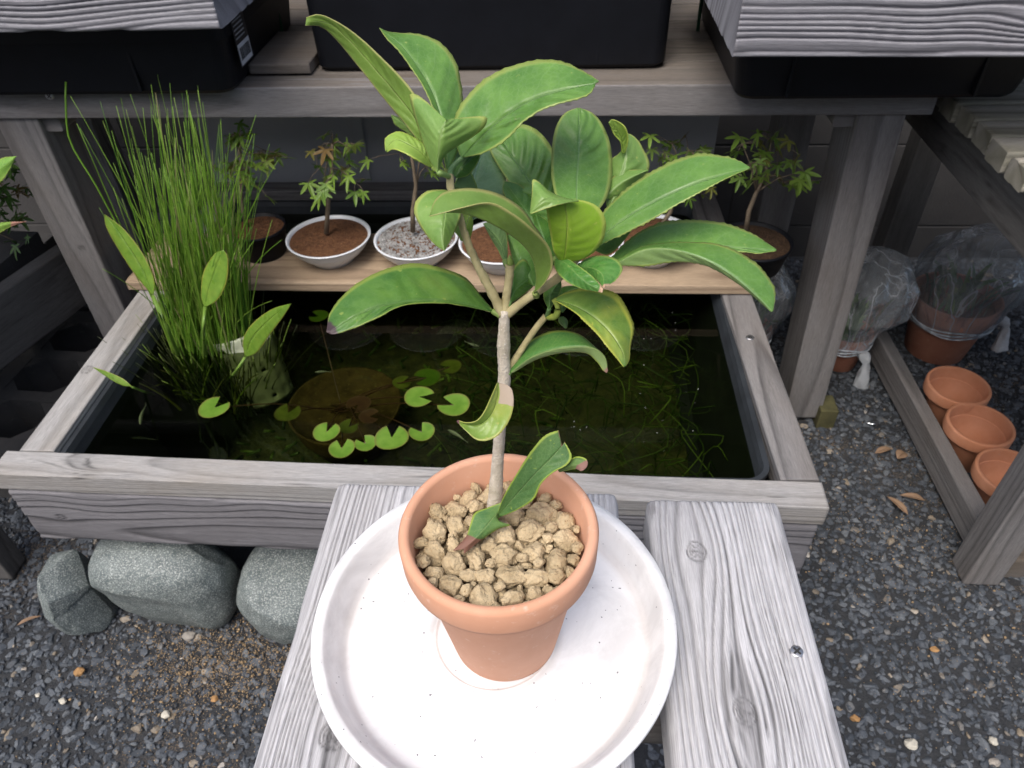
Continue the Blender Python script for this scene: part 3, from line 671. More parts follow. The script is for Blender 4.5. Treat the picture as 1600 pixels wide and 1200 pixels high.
def maple(base, pts, crown, label, n=40, size=.017, trunk_r=.0042, name='maple_seedling', mat=None):
    root = thing(name, base, label, 'maple', 'small maple trees in bonsai pots')
    B = np.array(base); P = np.array([np.array(p)-B for p in pts])
    t = MB(); t.tube(P, np.linspace(trunk_r, trunk_r*.45, len(P)), 8); t.build('trunk', DARKBARK, root)
    C_ = [np.array(c)-B for c in crown]; top = P[-1]
    tw = MB(); mb = MB(); tones = []; cents = []
    for c, rr in zip(C_, [.03]*len(C_)):
        q = P[rng.integers(len(P)//2, len(P))]; mid_ = (q+c)/2 + np.array([0, 0, .006]); tw.tube([q, mid_, c], [.0014, .001, .0007], 5)
        for _ in range(max(1, n//len(C_))):
            d = rng.normal(size=3)*[.014, .014, .009]; cents.append(c+d)
            tw.tube([c, c+d*.6+[0,0,.003], c+d], .0005, 4, False)
    tw.build('branches', DARKBARK, root)
    leaf_cloud(mb, tones, cents, size)
    o = mb.build('crown', mat or MAPLE, root, smooth=False); setattrf(o.data, 'tone', tones)
    return root
BT = 0.3384
def bowl(u, v, Rr, label, white=True, soil=SOIL, H=.042, sy=1.0, grey=False):
    c = at_z(u, v, BT+H); c[2] = BT
    root = thing('bonsai_bowl', c, label, 'bonsai pot', 'small bonsai pots on the board')
    mb = MB(); m_ = WHITEPOT if white else BLACKPL
    if white: prof = [(0, .002), (Rr*.42, .002), (Rr*.45, 0), (Rr*.52, 0), (Rr*.56, .006), (Rr*.74, H*.38), (Rr*.90, H*.70), (Rr*.97, H*.93), (Rr, H*.97), (Rr, H), (Rr*.95, H), (Rr*.93, H-.003), (Rr*.86, H*.6), (0, H*.3)]
    else: prof = [(0, 0), (Rr*.78, 0), (Rr*.80, .002), (Rr*.95, H*.9), (Rr, H*.9), (Rr, H), (Rr*.95, H), (Rr*.93, H*.7), (0, H*.5)]
    mb.lathe(prof, 56, sy=sy); mb.build('bowl_body', m_, root)
    s = MB(); rr = Rr*.925; nr, na = 16, 44; V = []; 
    for i in range(nr+1):
        for j in range(na):
            r = rr*i/nr; t = 2*PI*j/na; x, y = r*math.cos(t), r*math.sin(t)*sy
            V.append((x, y, H*.88 + .006*(1-(i/nr)**2) + .0016*vn(x*160+c[0]*50, y*160, 1)*(i < nr)))
    s.add(V, [(i*na+j, i*na+(j+1)%na, (i+1)*na+(j+1)%na, (i+1)*na+j) for i in range(nr) for j in range(na)])
    s.build('soil', soil, root)
    if grey:
        pp, ss = [], []
        for _ in range(2200):
            a, r = rng.uniform(0, 2*PI), rr*math.sqrt(rng.random())*.97; pp.append((r*math.cos(a), r*math.sin(a)*sy, H*.9+.005*(1-(r/rr)**2))); ss.append(rng.uniform(.0012, .0026))
        gg = scatter_stones('grit_topping', simple('pale_grit', (0.36,0.36,0.35), .9, .6, 120, 0), grit_p, pp, ss, .9); gg.parent = root; gg['kind'] = 'stuff'
    return c, H
def topz(c, H): return (c[0], c[1], c[2]+H*.9)
c, H = bowl(513, 368, .069, 'second pot from the left on the board, a white bowl of brown soil')
b0 = np.array(topz(c, H)); Y = b0[1]
def yy_(u, v, dy=0): return at_y(u, v, Y+dy)
maple(tuple(at_y(510, 365, Y)), [yy_(510,365), yy_(512,330), yy_(514,295), yy_(518,262), yy_(520,225)], [yy_(495,235,.02), yy_(540,228,-.01), yy_(520,210), yy_(500,262), yy_(548,262,.02), yy_(520,275,-.02), yy_(505,288,-.01), yy_(555,285)], 'maple tree with a straight slim trunk in the second bonsai pot from the left', 36, .023)
c, H = bowl(650, 370, .0685, 'white bowl topped with pale grit, third pot from the left', soil=SOIL, grey=True); Y = c[1]
maple(tuple(yy_(645, 362)), [yy_(645,362), yy_(645,330), yy_(650,290), yy_(646,262), yy_(640,230)], [yy_(625,240,.02), yy_(660,235), yy_(640,222), yy_(615,215), yy_(665,260,.02)], 'maple tree with a bent grey trunk in the white grit-topped bowl', 16, .020)
c, H = bowl(783, 376, .0685, 'fourth pot from the left, a white bowl of brown soil behind the seedling branches'); Y = c[1]
maple(tuple(yy_(790, 365)), [yy_(790,365), yy_(795,330), yy_(790,290), yy_(800,250)], [yy_(800,240), yy_(820,250), yy_(790,225)], 'maple tree hidden behind the seedling leaves in the fourth pot', 24, .020)
c, H = bowl(908, 374, .0680, 'white bowl mostly hidden behind the large right leaves, fifth pot from the left'); Y = c[1]
c, H = bowl(1020, 366, .068, 'white bowl near the right end of the board behind the serrated leaves'); Y = c[1]
maple(tuple(yy_(1030, 358)), [yy_(1030,358), yy_(1048,330), yy_(1055,295), yy_(1060,262)], [yy_(1035,240), yy_(1075,235), yy_(1050,225), yy_(1030,262,.02), yy_(1085,255,.01), yy_(1100,240,.03), yy_(1095,300,.01)], 'maple tree behind the long serrated right leaf', 36, .021)
c, H = bowl(402, 353, .046, 'black plastic pot behind the rush clump at the left of the row', False, H=.05); Y = c[1]
maple(tuple(yy_(385, 352)), [yy_(385,352), yy_(378,320), yy_(375,290), yy_(378,250), yy_(370,225)], [yy_(360,215), yy_(395,240), yy_(415,235,.02), yy_(375,262), yy_(395,285), yy_(350,250,.02), yy_(400,262,-.01), yy_(375,205)], 'maple tree in the leftmost black pot, leaves beside the rush clump', 42, .023)
c, H = bowl(1178, 375, .060, 'black round pot at the right end of the board', False, SOILD, H=.045); Y = c[1]
maple(tuple(yy_(1165, 365)), [yy_(1165,365), yy_(1170,330), yy_(1182,300), yy_(1195,275), yy_(1200,250)], [yy_(1160,225), yy_(1185,240), yy_(1215,230,.02), yy_(1240,250,.03), yy_(1200,270), yy_(1225,285,.01), yy_(1180,255,-.01), yy_(1245,270), yy_(1150,270,.02), yy_(1205,222)], 'maple tree with a leaning curved trunk in the black pot at the right end', 56, .024)
# ================================================================== leaf surfaces from three edge curves
def crs(P, n):
    """resample a polyline as a smooth curve, n points by arc length"""
    P = np.asarray(P, float)
    if len(P) == 2: P = np.array([P[0], (P[0]+P[1])/2, P[1]])
    Q = np.vstack([2*P[0]-P[1], P, 2*P[-1]-P[-2]]); out = []
    for i in range(1, len(Q)-2):
        p0, p1, p2, p3 = Q[i-1:i+3]
        for t in np.linspace(0, 1, 16, endpoint=False):
            out.append(0.5*((2*p1)+(-p0+p2)*t+(2*p0-5*p1+4*p2-p3)*t*t+(-p0+3*p1-3*p2+p3)*t**3))
    out.append(P[-1]); out = np.array(out)
    d = np.r_[0, np.cumsum(np.linalg.norm(np.diff(out, axis=0), axis=1))]
    s = np.linspace(0, d[-1], n); return np.column_stack([np.interp(s, d, out[:, k]) for k in range(out.shape[1])])
def leaf_mat(name, c1, c2, edge=(0.30, 0.36, 0.06), under=(0.20, 0.29, 0.10), vein=(0.33, 0.42, 0.16), brown_t=2.0, brown=(0.22, 0.13, 0.10), yel=0.25, rough=0.25, nsec=8.0, edge_w=0.93, veinamt=.13, tr=0.22, brown_lo=-1.0):
    mats = []
    for side in (0, 1):
        mt, nt, b = newmat(name + ('' if side == 0 else '_underside'))
        U = N(nt, 'ShaderNodeAttribute', attribute_name='lu').outputs['Fac']; V = N(nt, 'ShaderNodeAttribute', attribute_name='lv').outputs['Fac']
        co = objco(nt); av = math_(nt, 'ABSOLUTE', V)
        ca, cb = (c1, c2) if side == 0 else (tuple(.9*x for x in under), tuple(1.12*x for x in under))
        r = ramp(nt, [(0.32, ca), (0.68, cb)]); nt.links.new(noise(nt, 90, 5, co, 0.6), r.inputs[0]); c = r.outputs[0]
        yr = ramp(nt, [(0.52, 0), (0.72, yel)]); nt.links.new(noise(nt, 45, 3, objco(nt, loc=(5, 2, 1)), 0.5), yr.inputs[0])
        c = mixc(nt, yr.outputs[0], c, edge)
        pr_ = ramp(nt, [(0.70, 0), (0.76, .7)]); nt.links.new(noise(nt, 330, 2, objco(nt, loc=(2, 7, 3)), 0.5), pr_.inputs[0])
        c = mixc(nt, pr_.outputs[0], c, edge)   # pale pinprick blemishes
        nv = N(nt, 'ShaderNodeTexVoronoi', feature='DISTANCE_TO_EDGE'); nv.inputs['Scale'].default_value = 420; nt.links.new(co, nv.inputs['Vector'])
        nr_ = ramp(nt, [(0, .13), (.10, 0)]); nt.links.new(nv.outputs['Distance'], nr_.inputs[0]); c = mixc(nt, nr_.outputs[0], c, vein)   # fine net of veins
        # secondary veins: curve forward toward the tip
        ph = math_(nt, 'SUBTRACT', math_(nt, 'MULTIPLY', U, nsec), math_(nt, 'MULTIPLY', math_(nt, 'POWER', av, 1.5), 1.5))
        ph = math_(nt, 'ADD', ph, math_(nt, 'MULTIPLY', noise(nt, 60, 3, co), 1.1))
        ph = math_(nt, 'ADD', ph, math_(nt, 'MULTIPLY', math_(nt, 'GREATER_THAN', V, 0.0), 0.45))
        fr = math_(nt, 'ABSOLUTE', math_(nt, 'SUBTRACT', math_(nt, 'FRACT', ph), 0.5))
        vr = ramp(nt, [(0.0, 1.0), (0.045, 0.0)]); nt.links.new(fr, vr.inputs[0])
        c = mixc(nt, math_(nt, 'MULTIPLY', vr.outputs[0], veinamt), c, vein)
        mr = ramp(nt, [(0.0, 1.0), (0.018, 0.8), (0.045, 0.0)]); nt.links.new(av, mr.inputs[0])
        c = mixc(nt, math_(nt, 'MULTIPLY', mr.outputs[0], math_(nt, 'ADD', .12, math_(nt, 'MULTIPLY', noise(nt, 55, 2, co), .55))), c, vein if side == 0 else edge)
        # yellow margin
        er = ramp(nt, [(edge_w-.06, 0), (edge_w+.02, 0.9)]); nt.links.new(math_(nt, 'ADD', av, math_(nt, 'MULTIPLY', noise(nt, 160, 2, co), 0.03)), er.inputs[0])
        c = mixc(nt, er.outputs[0], c, edge)
        # dried end
        bt = math_(nt, 'ADD', U, math_(nt, 'MULTIPLY', math_(nt, 'SUBTRACT', noise(nt, 110, 3, co), 0.5), 0.10))
        bt2 = N(nt, 'ShaderNodeMapRange'); nt.links.new(bt, bt2.inputs[0]); bt2.inputs[1].default_value = brown_t-.008; bt2.inputs[2].default_value = brown_t+.012
        br = mixc(nt, noise(nt, 200, 3, co), brown, tuple(min(1, x*1.7) for x in brown)); c = mixc(nt, bt2.outputs[0], c, br)
        if brown_lo > 0:   # a dried patch on one side near the base
            lo = math_(nt, 'MULTIPLY', math_(nt, 'LESS_THAN', bt, brown_lo), math_(nt, 'GREATER_THAN', V, 0.12)); c = mixc(nt, lo, c, (0.42, 0.34, 0.27))
        nt.links.new(c, b.inputs['Base Color']); rr_ = ramp(nt, [(.35, rough), (.65, rough+.18)]); nt.links.new(noise(nt, 75, 4, objco(nt, loc=(9, 1, 4))), rr_.inputs[0]); nt.links.new(rr_.outputs[0] if side == 0 else math_(nt, 'ADD', rr_.outputs[0], .2), b.inputs['Roughness'])
        b.inputs['Specular IOR Level'].default_value = 0.42 if side == 0 else 0.25
        hh = math_(nt, 'ADD', noise(nt, 500, 3, co), math_(nt, 'MULTIPLY', fr, 0.9)); bump(nt, b, hh, 0.22, 0.0004)
        tl_ = N(nt, 'ShaderNodeBsdfTranslucent'); nt.links.new(mixc(nt, 1.0, c, (1.0, 1.25, 0.35), 'MULTIPLY'), tl_.inputs[0])
        mx = N(nt, 'ShaderNodeMixShader'); mx.inputs[0].default_value = tr
        nt.links.new(b.outputs[0], mx.inputs[1]); nt.links.new(tl_.outputs[0], mx.inputs[2]); nt.links.new(mx.outputs[0], nt.nodes['Material Output'].inputs[0])
        mats.append(mt)
    return mats
class LeafMesh:
    def __init__(s): s.v = []; s.f = []; s.fm = []; s.u = []; s.w = []; s.n = 0
    def patch(s, L, M, R_, D0, D1, bow=0, dl=0, dr=0, n=46, na=9, quilt=.0006, serr=.7, rev=(False, False), ul=(0, 1), seed=0, dfun=None, flat=False, place=None):
        m_, l_, r_ = crs(M, n), crs(L, n), crs(R_, n); t = np.linspace(0, 1, n)
        D = D0 + (D1-D0)*t + bow*np.sin(PI*t); env = np.sin(PI*np.clip(t, .0, 1))**.6
        rowsU, W, PX, DD = [], [], [], []
        for side, e, dd in ((-1, l_, dl), (1, r_, dr)):
            ss = np.linspace(0, 1, na)
            A = m_[:, None]*(1-ss)[None, :, None] + e[:, None]*ss[None, :, None]
            if serr:   # toothed margin
                k = ((t*26) % 1.0); dirn = e-m_; ln = np.linalg.norm(dirn, axis=1)[:, None]+1e-6
                A[:, -1] += dirn/ln*(serr*1.8*(k[:, None]**2-.4))*np.minimum(1, ln/12)
            d = D[:, None] + dd*env[:, None]*(ss[None, :]**1.25)
            ph = t[:, None]*8 - 1.5*ss[None, :]**1.5 + (.45 if side > 0 else 0)
            ph = ph + 0.55*vn(t[:, None]*5+seed*7, ss[None, :]*1.2, side*2.0)
            d = d + quilt*.55*(0.8+.7*vn(t[:, None]*3, seed, side))*np.cos(2*PI*(ph-0.5))*np.sin(PI*np.clip(ss, 0, .97))[None, :]*env[:, None] + 0.0012*vn(t[:, None]*4+seed*3.1, ss[None, :]*1.5, side+seed)*env[:, None]*ss[None, :]
            pts = np.empty((n, na, 3))
            for i in range(n):
                for j in range(na): pts[i, j] = (place or at_d)(A[i, j, 0], A[i, j, 1], d[i, j])
            base = s.n; s.v.append(pts.reshape(-1, 3)); s.n += n*na
            s.u.append(np.repeat(ul[0]+(ul[1]-ul[0])*t, na)); s.w.append(np.tile(ss*side, n))
            for i in range(n-1):
                for j in range(na-1):
                    q = (base+i*na+j, base+i*na+j+1, base+(i+1)*na+j+1, base+(i+1)*na+j)
                    s.f.append(q if (side > 0) != rev[0 if side < 0 else 1] else q[::-1])
    def tube(s, pts, rad, n=6):
        mb = MB(); mb.tube(pts, rad, n); k = s.n; V = np.vstack(mb.v); s.v.append(V); s.n += len(V); s.u.append(np.zeros(len(V))); s.w.append(np.zeros(len(V)))
        s.f += [tuple(i+k for i in f) for f in mb.f]
    def build(s, name, mats, parent, thick=.00035, flip=False, label=None):
        V = np.vstack(s.v) - np.array(parent.location); me = bpy.data.meshes.new(name); me.from_pydata(V.tolist(), [], s.f); me.update()
        o = bpy.data.objects.new(name, me); COL.objects.link(o); o.parent = parent
        for m_ in mats: me.materials.append(m_)
        me.polygons.foreach_set('use_smooth', [True]*len(me.polygons))
        setattrf(me, 'lu', np.concatenate(s.u)); setattrf(me, 'lv', np.concatenate(s.w))
        if flip: me.flip_normals()
        md = o.modifiers.new('thickness', 'SOLIDIFY'); md.thickness = thick; md.offset = -1; md.material_offset = 1; md.material_offset_rim = 0
        if label: o['label'] = label
        return o

# ================================================================== pond plants
PLANT_GREEN = leaf_mat('water_plant_leaf', (0.10, 0.21, 0.02), (0.17, 0.29, 0.035), edge=(0.30, 0.30, 0.05), under=(0.15, 0.26, 0.05), yel=.15, nsec=3, veinamt=.12, edge_w=.97, vein=(.2,.32,.07))
rb = at_z(325, 530, WZ)
rush = thing('rush_clump', (rb[0], rb[1], 0.2), 'tall clump of thin bright green rush stems rising from the pond at the left', 'rush')
def rush_mat(name, lo, hi):
    mt, nt, b = newmat(name); t = N(nt, 'ShaderNodeAttribute', attribute_name='tone').outputs['Fac']
    r = ramp(nt, [(0, lo), (.6, hi), (.95, (0.22, 0.34, 0.05)), (.985, (.30, .27, .13))]); nt.links.new(t, r.inputs[0]); nt.links.new(r.outputs[0], b.inputs['Base Color']); b.inputs['Roughness'].default_value = .5
    tl_ = N(nt, 'ShaderNodeBsdfTranslucent'); nt.links.new(r.outputs[0], tl_.inputs[0]); mx = N(nt, 'ShaderNodeMixShader'); mx.inputs[0].default_value = .25
    nt.links.new(b.outputs[0], mx.inputs[1]); nt.links.new(tl_.outputs[0], mx.inputs[2]); nt.links.new(mx.outputs[0], nt.nodes['Material Output'].inputs[0]); return mt
RUSH = rush_mat('rush_stems', (0.06, 0.17, 0.012), (0.21, 0.40, 0.035))
mb = MB(); tones = []
ctr = rb.copy()
def blade(mb, b0, tip, sag, rad, tones, n=9, k=4):
    b0 = np.array(b0); tip = np.array(tip); t = np.linspace(0, 1, n)[:, None]
    up = b0 + np.array([0, 0, 1])*np.linalg.norm(tip-b0)*.55 + (tip-b0)*[.25, .25, .0]
    P = (1-t)**2*b0 + 2*t*(1-t)*(up*(sag)+(b0+tip)/2*(1-sag)) + t*t*tip
    c = mb.n; mb.tube(P, np.linspace(rad, rad*.25, n), k); tones += [rng.random()]*(mb.n-c)
for i in range(400):
    a = rng.uniform(0, 2*PI); r = 0.064*math.sqrt(rng.random())
    b0 = ctr + [r*math.cos(a)*1.0, r*math.sin(a)*.75, -.05]
    h = rng.uniform(.14, .29) if rng.random() < .74 else rng.uniform(.27, .38)
    lean = rng.normal(0, .020, 2)*(1 if rng.random() < .7 else 2.3)
    tip = ctr + [r*math.cos(a)*.95 + lean[0] + .040, r*math.sin(a)*1.0+.025+lean[1], h]
    blade(mb, b0, tip, .5, rng.uniform(.0009, .0017), tones)
far_tips = [((330,560),(110,150),.93),((345,560),(435,250),.9),((350,560),(425,470),.85),((300,540),(125,200),.95),((350,540),(400,180),.95),((355,545),(345,185),1),((300,540),(160,420),.85),((350,540),(440,375),.9),((340,560),(395,210),.9),((320,540),(240,130),1.0),((330,540),(290,135),1.0)]
for (bu, bv), (tu, tv), Yt in far_tips:
    b0 = at_z(bu, bv, WZ-.04); tip = at_y(tu, tv, Yt); blade(mb, b0, tip, .75, .0014, tones, 14)
# broken bent stem end
P_ = [at_y(103, 128, .97), at_y(103, 165, .96), at_y(110, 222, .95), at_y(150, 290, .94), at_y(200, 380, .93), at_z(300, 540, WZ)]
c0 = mb.n; mb.tube(crs(P_, 24), .0013, 5); tones += [.3]*(mb.n-c0)
o = mb.build('stems', RUSH, rush, loc=None); o.location = -Vector(rush.location); setattrf(o.data, 'tone', tones)
# old sheath mass at the base
mb = MB(); tones2 = []
for i in range(380):
    a = rng.uniform(0, 2*PI); r = 0.085*math.sqrt(rng.random()); b0 = ctr + [r*math.cos(a), r*math.sin(a)*.8, -.12]; tip = ctr + [r*math.cos(a)*1.5+rng.normal(0,.02), r*math.sin(a)*1.3+rng.normal(0,.02), rng.uniform(-.02, .05)]
    blade(mb, b0, tip, .5, .0016, tones2)
o = mb.build('sheaths', rush_mat('old_sheaths', (0.03, 0.045, 0.01), (0.07, 0.085, 0.02)), rush); o.location = -Vector(rush.location); setattrf(o.data, 'tone', tones2)
# slotted cream basket, tilted
bk = at_z(392, 556, 0.26)
basket = thing('slotted_basket', (bk[0], bk[1]+.005, 0.232), 'pale cream plastic aquatic basket with round holes, half sunk at the right of the rushes', 'basket')
na_, nz_ = 72, 26; V = np.zeros((na_+1, nz_+1, 3))
for i in range(na_+1):
    for j in range(nz_+1):
        a = 2*PI*i/na_; z = -.055+.12*j/nz_; r = .040 + .010*j/nz_
        cellu = (i % 6)-3; cellv = (j % 5)-2.5; rr = -.0028*math.exp(-(cellu**2/2.2+cellv**2/1.8)); V[i, j] = ((r+rr)*math.cos(a), (r+rr)*math.sin(a), z)
bm = MB()
idx = lambda i, j: (i % na_)*(nz_+1)+j
fs = []
for i in range(na_):
    for j in range(nz_):
        cu, cv = (i % 12), (j % 10)
        if cu in (2, 3) and cv in (2,): continue
        fs.append((idx(i, j), idx(i+1, j), idx(i+1, j+1), idx(i, j+1)))
bm.add(V[:-1].reshape(-1, 3), fs)
bm.lathe([(0, -.055), (.030, -.055), (.0402, -.053)], 72)
bo = bm.build('basket_wall', CREAMPL, basket); md = bo.modifiers.new('thickness', 'SOLIDIFY'); md.thickness = .002
bo.rotation_euler = (R(-16), R(-16), R(0))
sm = MB(); sm.lathe([(0, .045), (.044, .045)], 32); s_ = sm.build('soil', SOIL, basket); s_.rotation_euler = bo.rotation_euler
# water plantain
wpn = thing('water_plantain', (*at_z(300, 600, WZ)[:2], 0.16), 'water plant with four broad lance-shaped leaves beside the rush clump', 'water plant')
def pondleaf(L, M, R_, Yb, Yt, stem, srad=.0022, dl=.006, dr=-.004, name='leaf'):
    lm = LeafMesh()
    D0, D1 = [ (yy/(MW[1]@np.array([(p[0]-800)/FPX, (600-p[1])/FPX, 1.0]))) for p, yy in ((M[0], Yb), (M[-1], Yt))]
    lm.patch(L, M, R_, D0, D1, 0.0, dl, dr, n=30, na=6, quilt=.0002, serr=0)
    o = lm.build(name, PLANT_GREEN, wpn, thick=.0006)
    sb_ = at_d(*M[0], D0+.0006); st = MB(); st.tube(crs([sb_] + stem, 14), np.linspace(srad*.8, srad*1.2, 14), 7); s_ = st.build('petiole', PLANT_GREEN[0], o); s_.location = -Vector(wpn.location)
    return o
sb = lambda u, v, z_=.20: at_z(u, v, z_)
pondleaf([(239,462),(213,432),(185,390),(166,355),(163,335)], [(239,462),(222,420),(200,385),(178,352),(163,335)], [(240,462),(240,435),(222,395),(193,358),(163,335)], .80, .84, [at_y(262,515,.79), sb(290,580)], .003)
pondleaf([(319,480),(314,460),(318,425),(334,398),(347,391)], [(320,480),(325,455),(335,425),(343,403),(350,391)], [(321,480),(340,468),(354,440),(356,405),(350,391)], .80, .82, [at_y(318,520,.79), sb(322,580)], .003)
pondleaf([(382,557),(380,530),(395,505),(425,483),(455,474)], [(383,558),(392,532),(410,510),(432,490),(455,474)], [(384,558),(402,550),(425,518),(442,495),(455,474)], .78, .74, [at_y(370,578,.78), sb(352,600)], .0026)
pondleaf([(207,604),(190,602),(165,588),(145,574)], [(207,605),(188,598),(166,585),(145,574)], [(207,605),(192,592),(168,581),(145,574)], .72, .74, [at_z(225,612,.29), sb(250,620)], .0018, dl=.002, dr=-.002)
bp = thing('sunken_pot', (*at_z(300, 640, 0.2)[:2], 0.13), 'square black planting pot sunk below the rushes', 'planting pot')
o = shell([(-.05,.05,-.05,.05,.01,0), (-.06,.06,-.06,.06,.012,.10), (-.057,.057,-.057,.057,.012,.10), (-.055,.055,-.055,.055,.01,.09)]).build('pot_body', BLACKPL, bp, smooth=False)
# low submerged leaves around it
mb = MB(); tn = []
for i in range(26):
    a = rng.uniform(0, 2*PI); c_ = at_z(300+rng.uniform(-60, 70), 575+rng.uniform(-15, 40), .255); tip = c_ + [.05*math.cos(a), .05*math.sin(a), rng.uniform(.0, .022)]
    blade(mb, c_-[0,0,.05], tip, .8, .0025, tn, 8, 5)
o = mb.build('sunken_leaf_tuft', rush_mat('olive_sunken_leaves', (0.06, 0.08, 0.01), (0.14, 0.16, 0.02))); setattrf(o.data, 'tone', tn)
tag(o, 'olive brown tuft of sunken leaves around the submerged pot below the rushes', 'water plant')

# water lily
lc = at_z(540, 640, 0.2)
bw_ = MB(); rr = .088
bw_.lathe([(0, 0), (rr*.6, 0), (rr*.9, .05), (rr*1.0, .085), (rr*1.0, .088), (rr*.965, .088), (rr*.95, .08), (rr*.6, .07), (0, .066)], 56)
BROWNP = two_scale('brown_sunken_bowl', (0.06, 0.035, 0.012), (0.12, 0.075, 0.025), 60, (0.17, 0.12, 0.04), 150, .8)
lb = bw_.build('sunken_bowl', BROWNP); lb.location = (lc[0], lc[1], .125); tag(lb, 'round brown bowl sunk in the pond under the lily pads', 'bowl')
lily = thing('water_lily', (lc[0], lc[1], .19), 'water lily with small round notched green pads floating in the pond', 'water lily')
def pad_mat(name, c1, c2, rim):
    mt, nt, b = newmat(name); lu = N(nt, 'ShaderNodeAttribute', attribute_name='lu').outputs['Fac']
    r = ramp(nt, [(.3, c1), (.7, c2)]); nt.links.new(noise(nt, 70, 4, objco(nt)), r.inputs[0])
    e = ramp(nt, [(.86, 0), (1., .8)]); nt.links.new(lu, e.inputs[0]); nt.links.new(mixc(nt, e.outputs[0], r.outputs[0], rim), b.inputs['Base Color']); b.inputs['Roughness'].default_value = .3; return mt
PADG = pad_mat('lily_pad_green', (0.07, 0.155, 0.015), (0.125, 0.225, 0.03), (0.13, 0.11, 0.03)); PADD = pad_mat('lily_pad_dull', (0.10, 0.13, 0.02), (0.18, 0.22, 0.04), (0.14, 0.10, 0.05)); PADB = pad_mat('lily_pad_purple', (0.09, 0.04, 0.035), (0.14, 0.07, 0.05), (0.16, 0.09, 0.07))
pads = [(335,637,46,60,PADG,0),(510,675,41,80,PADG,0),(534,701,40,100,PADG,0),(571,693,34,130,PADG,0),(612,684,52,95,PADG,0),(659,675,40,125,PADG,0),(655,620,46,-5,PADG,0),(709,633,50,160,PADG,0),
        (667,590,42,200,PADG,-.006),(704,573,33,200,PADD,-.012),(628,598,30,30,PADD,-.025),(450,645,40,80,PADD,-.02),(498,494,30,170,PADG,-.004),(545,667,32,60,PADD,-.02),(577,651,32,10,PADB,-.008),(560,632,38,240,PADB,-.035)]
for (u, v, wd, ang, mt_, dz) in pads:
    z0 = WZ+.0012+dz; c_ = at_z(u, v, z0); r0 = (at_z(u+wd/2, v, z0)[0]-at_z(u-wd/2, v, z0)[0])/2*1.02
    a0 = R(ang); na = 40; half = R(rng.uniform(20, 30)); V = []; U_ = []; nr = 6
    for k in range(nr+1):
        for j in range(na+1):
            a = a0+half+(2*PI-2*half)*j/na; r = r0*(k/nr)*(1+.03*math.sin(a*3+u)); V.append((c_[0]+r*math.cos(a), c_[1]+r*math.sin(a), z0+.0006*math.sin(a*2+u)*(k/nr)+(.0012*(k/nr)**3))); U_.append(k/nr)
    mb = MB(); mb.add(V, [(k*(na+1)+j, (k+1)*(na+1)+j, (k+1)*(na+1)+j+1, k*(na+1)+j+1) for k in range(nr) for j in range(na)])
    o = mb.build('lily_pad', mt_, lily); o.location = -Vector(lily.location); setattrf(o.data, 'lu', U_)
    st = MB(); e = np.array([lc[0]+rng.uniform(-.03,.03), lc[1]+rng.uniform(-.02,.02), .195]); st.tube(crs([c_-[0,0,.0005], (c_+e)/2+[0,0,.012-abs(dz)*.3], e], 10), .0010, 5)
    s_ = st.build('stalk', PADB, o); setattrf(s_.data, 'lu', [0.]*len(s_.data.vertices))
# fish
FISH = simple('silvery_fish_skin', (0.55, 0.58, 0.60), .35, .3, 60, 0)
def fish(u0, v0, u1, v1, z_, label):
    a, b_ = at_z(u0, v0, z_), at_z(u1, v1, z_); L_ = np.linalg.norm(b_-a); mb = MB(); t = np.linspace(0, 1, 14)
    prof = np.interp(t, [0, .06, .2, .35, .6, .85, 1], [.02, .06, .095, .10, .065, .025, .012])*L_
    P = np.column_stack([t*L_, .05*L_*np.sin(t*3), np.zeros(14)]); k = 10; th = np.arange(k)*2*PI/k
    V = P[:, None] + np.stack([np.zeros((14, k)), prof[:, None]*.62*np.cos(th), prof[:, None]*np.sin(th)], -1)
    mb.add(V.reshape(-1, 3), [(i*k+j, i*k+(j+1)%k, (i+1)*k+(j+1)%k, (i+1)*k+j) for i in range(13) for j in range(k)]+[tuple(range(k))[::-1]])
    root = mb.build('killifish', FISH); root.location = a; root.rotation_euler = (0, 0, math.atan2(b_[1]-a[1], b_[0]-a[0]))
    tf = MB(); tf.add([(L_*.96, .05*L_*.2, -.01*L_), (L_*.96, .05*L_*.2, .01*L_), (L_*1.12, .02*L_, .06*L_), (L_*1.08, .015*L_, 0), (L_*1.12, .02*L_, -.06*L_)], [(0, 1, 2, 3), (0, 3, 4)]); o = tf.build('tail_fin', FISH, root); md = o.modifiers.new('t', 'SOLIDIFY'); md.thickness = .0004
    ey = MB(); 
    for s_ in (-1, 1): ey.lathe([(0, .0009), (.0008, .0005), (.0009, 0), (0, -.0004)], 8, (L_*.09, s_*L_*.045, L_*.01))
    ey.build('eyes', BLACKGAP, root)
    tag(root, label, 'fish', 'small pale fish in the pond')
fish(219, 663, 228, 634, .272, 'small pale fish swimming below the leftmost pond leaf')
fish(700, 672, 728, 690, .262, 'pale fish below the lily pads nearest the terracotta pot')
fish(247, 562, 243, 548, .27, 'small pale fish beside the rush base at the far left')
fish(372, 556, 386, 549, .283, 'white fish at the surface against the cream basket')
fish(748, 541, 728, 534, .262, 'pale fish far back beneath the dark reflections beside the trunk')
fish(492, 582, 515, 581, .26, 'small pale fish behind the sunken brown bowl')
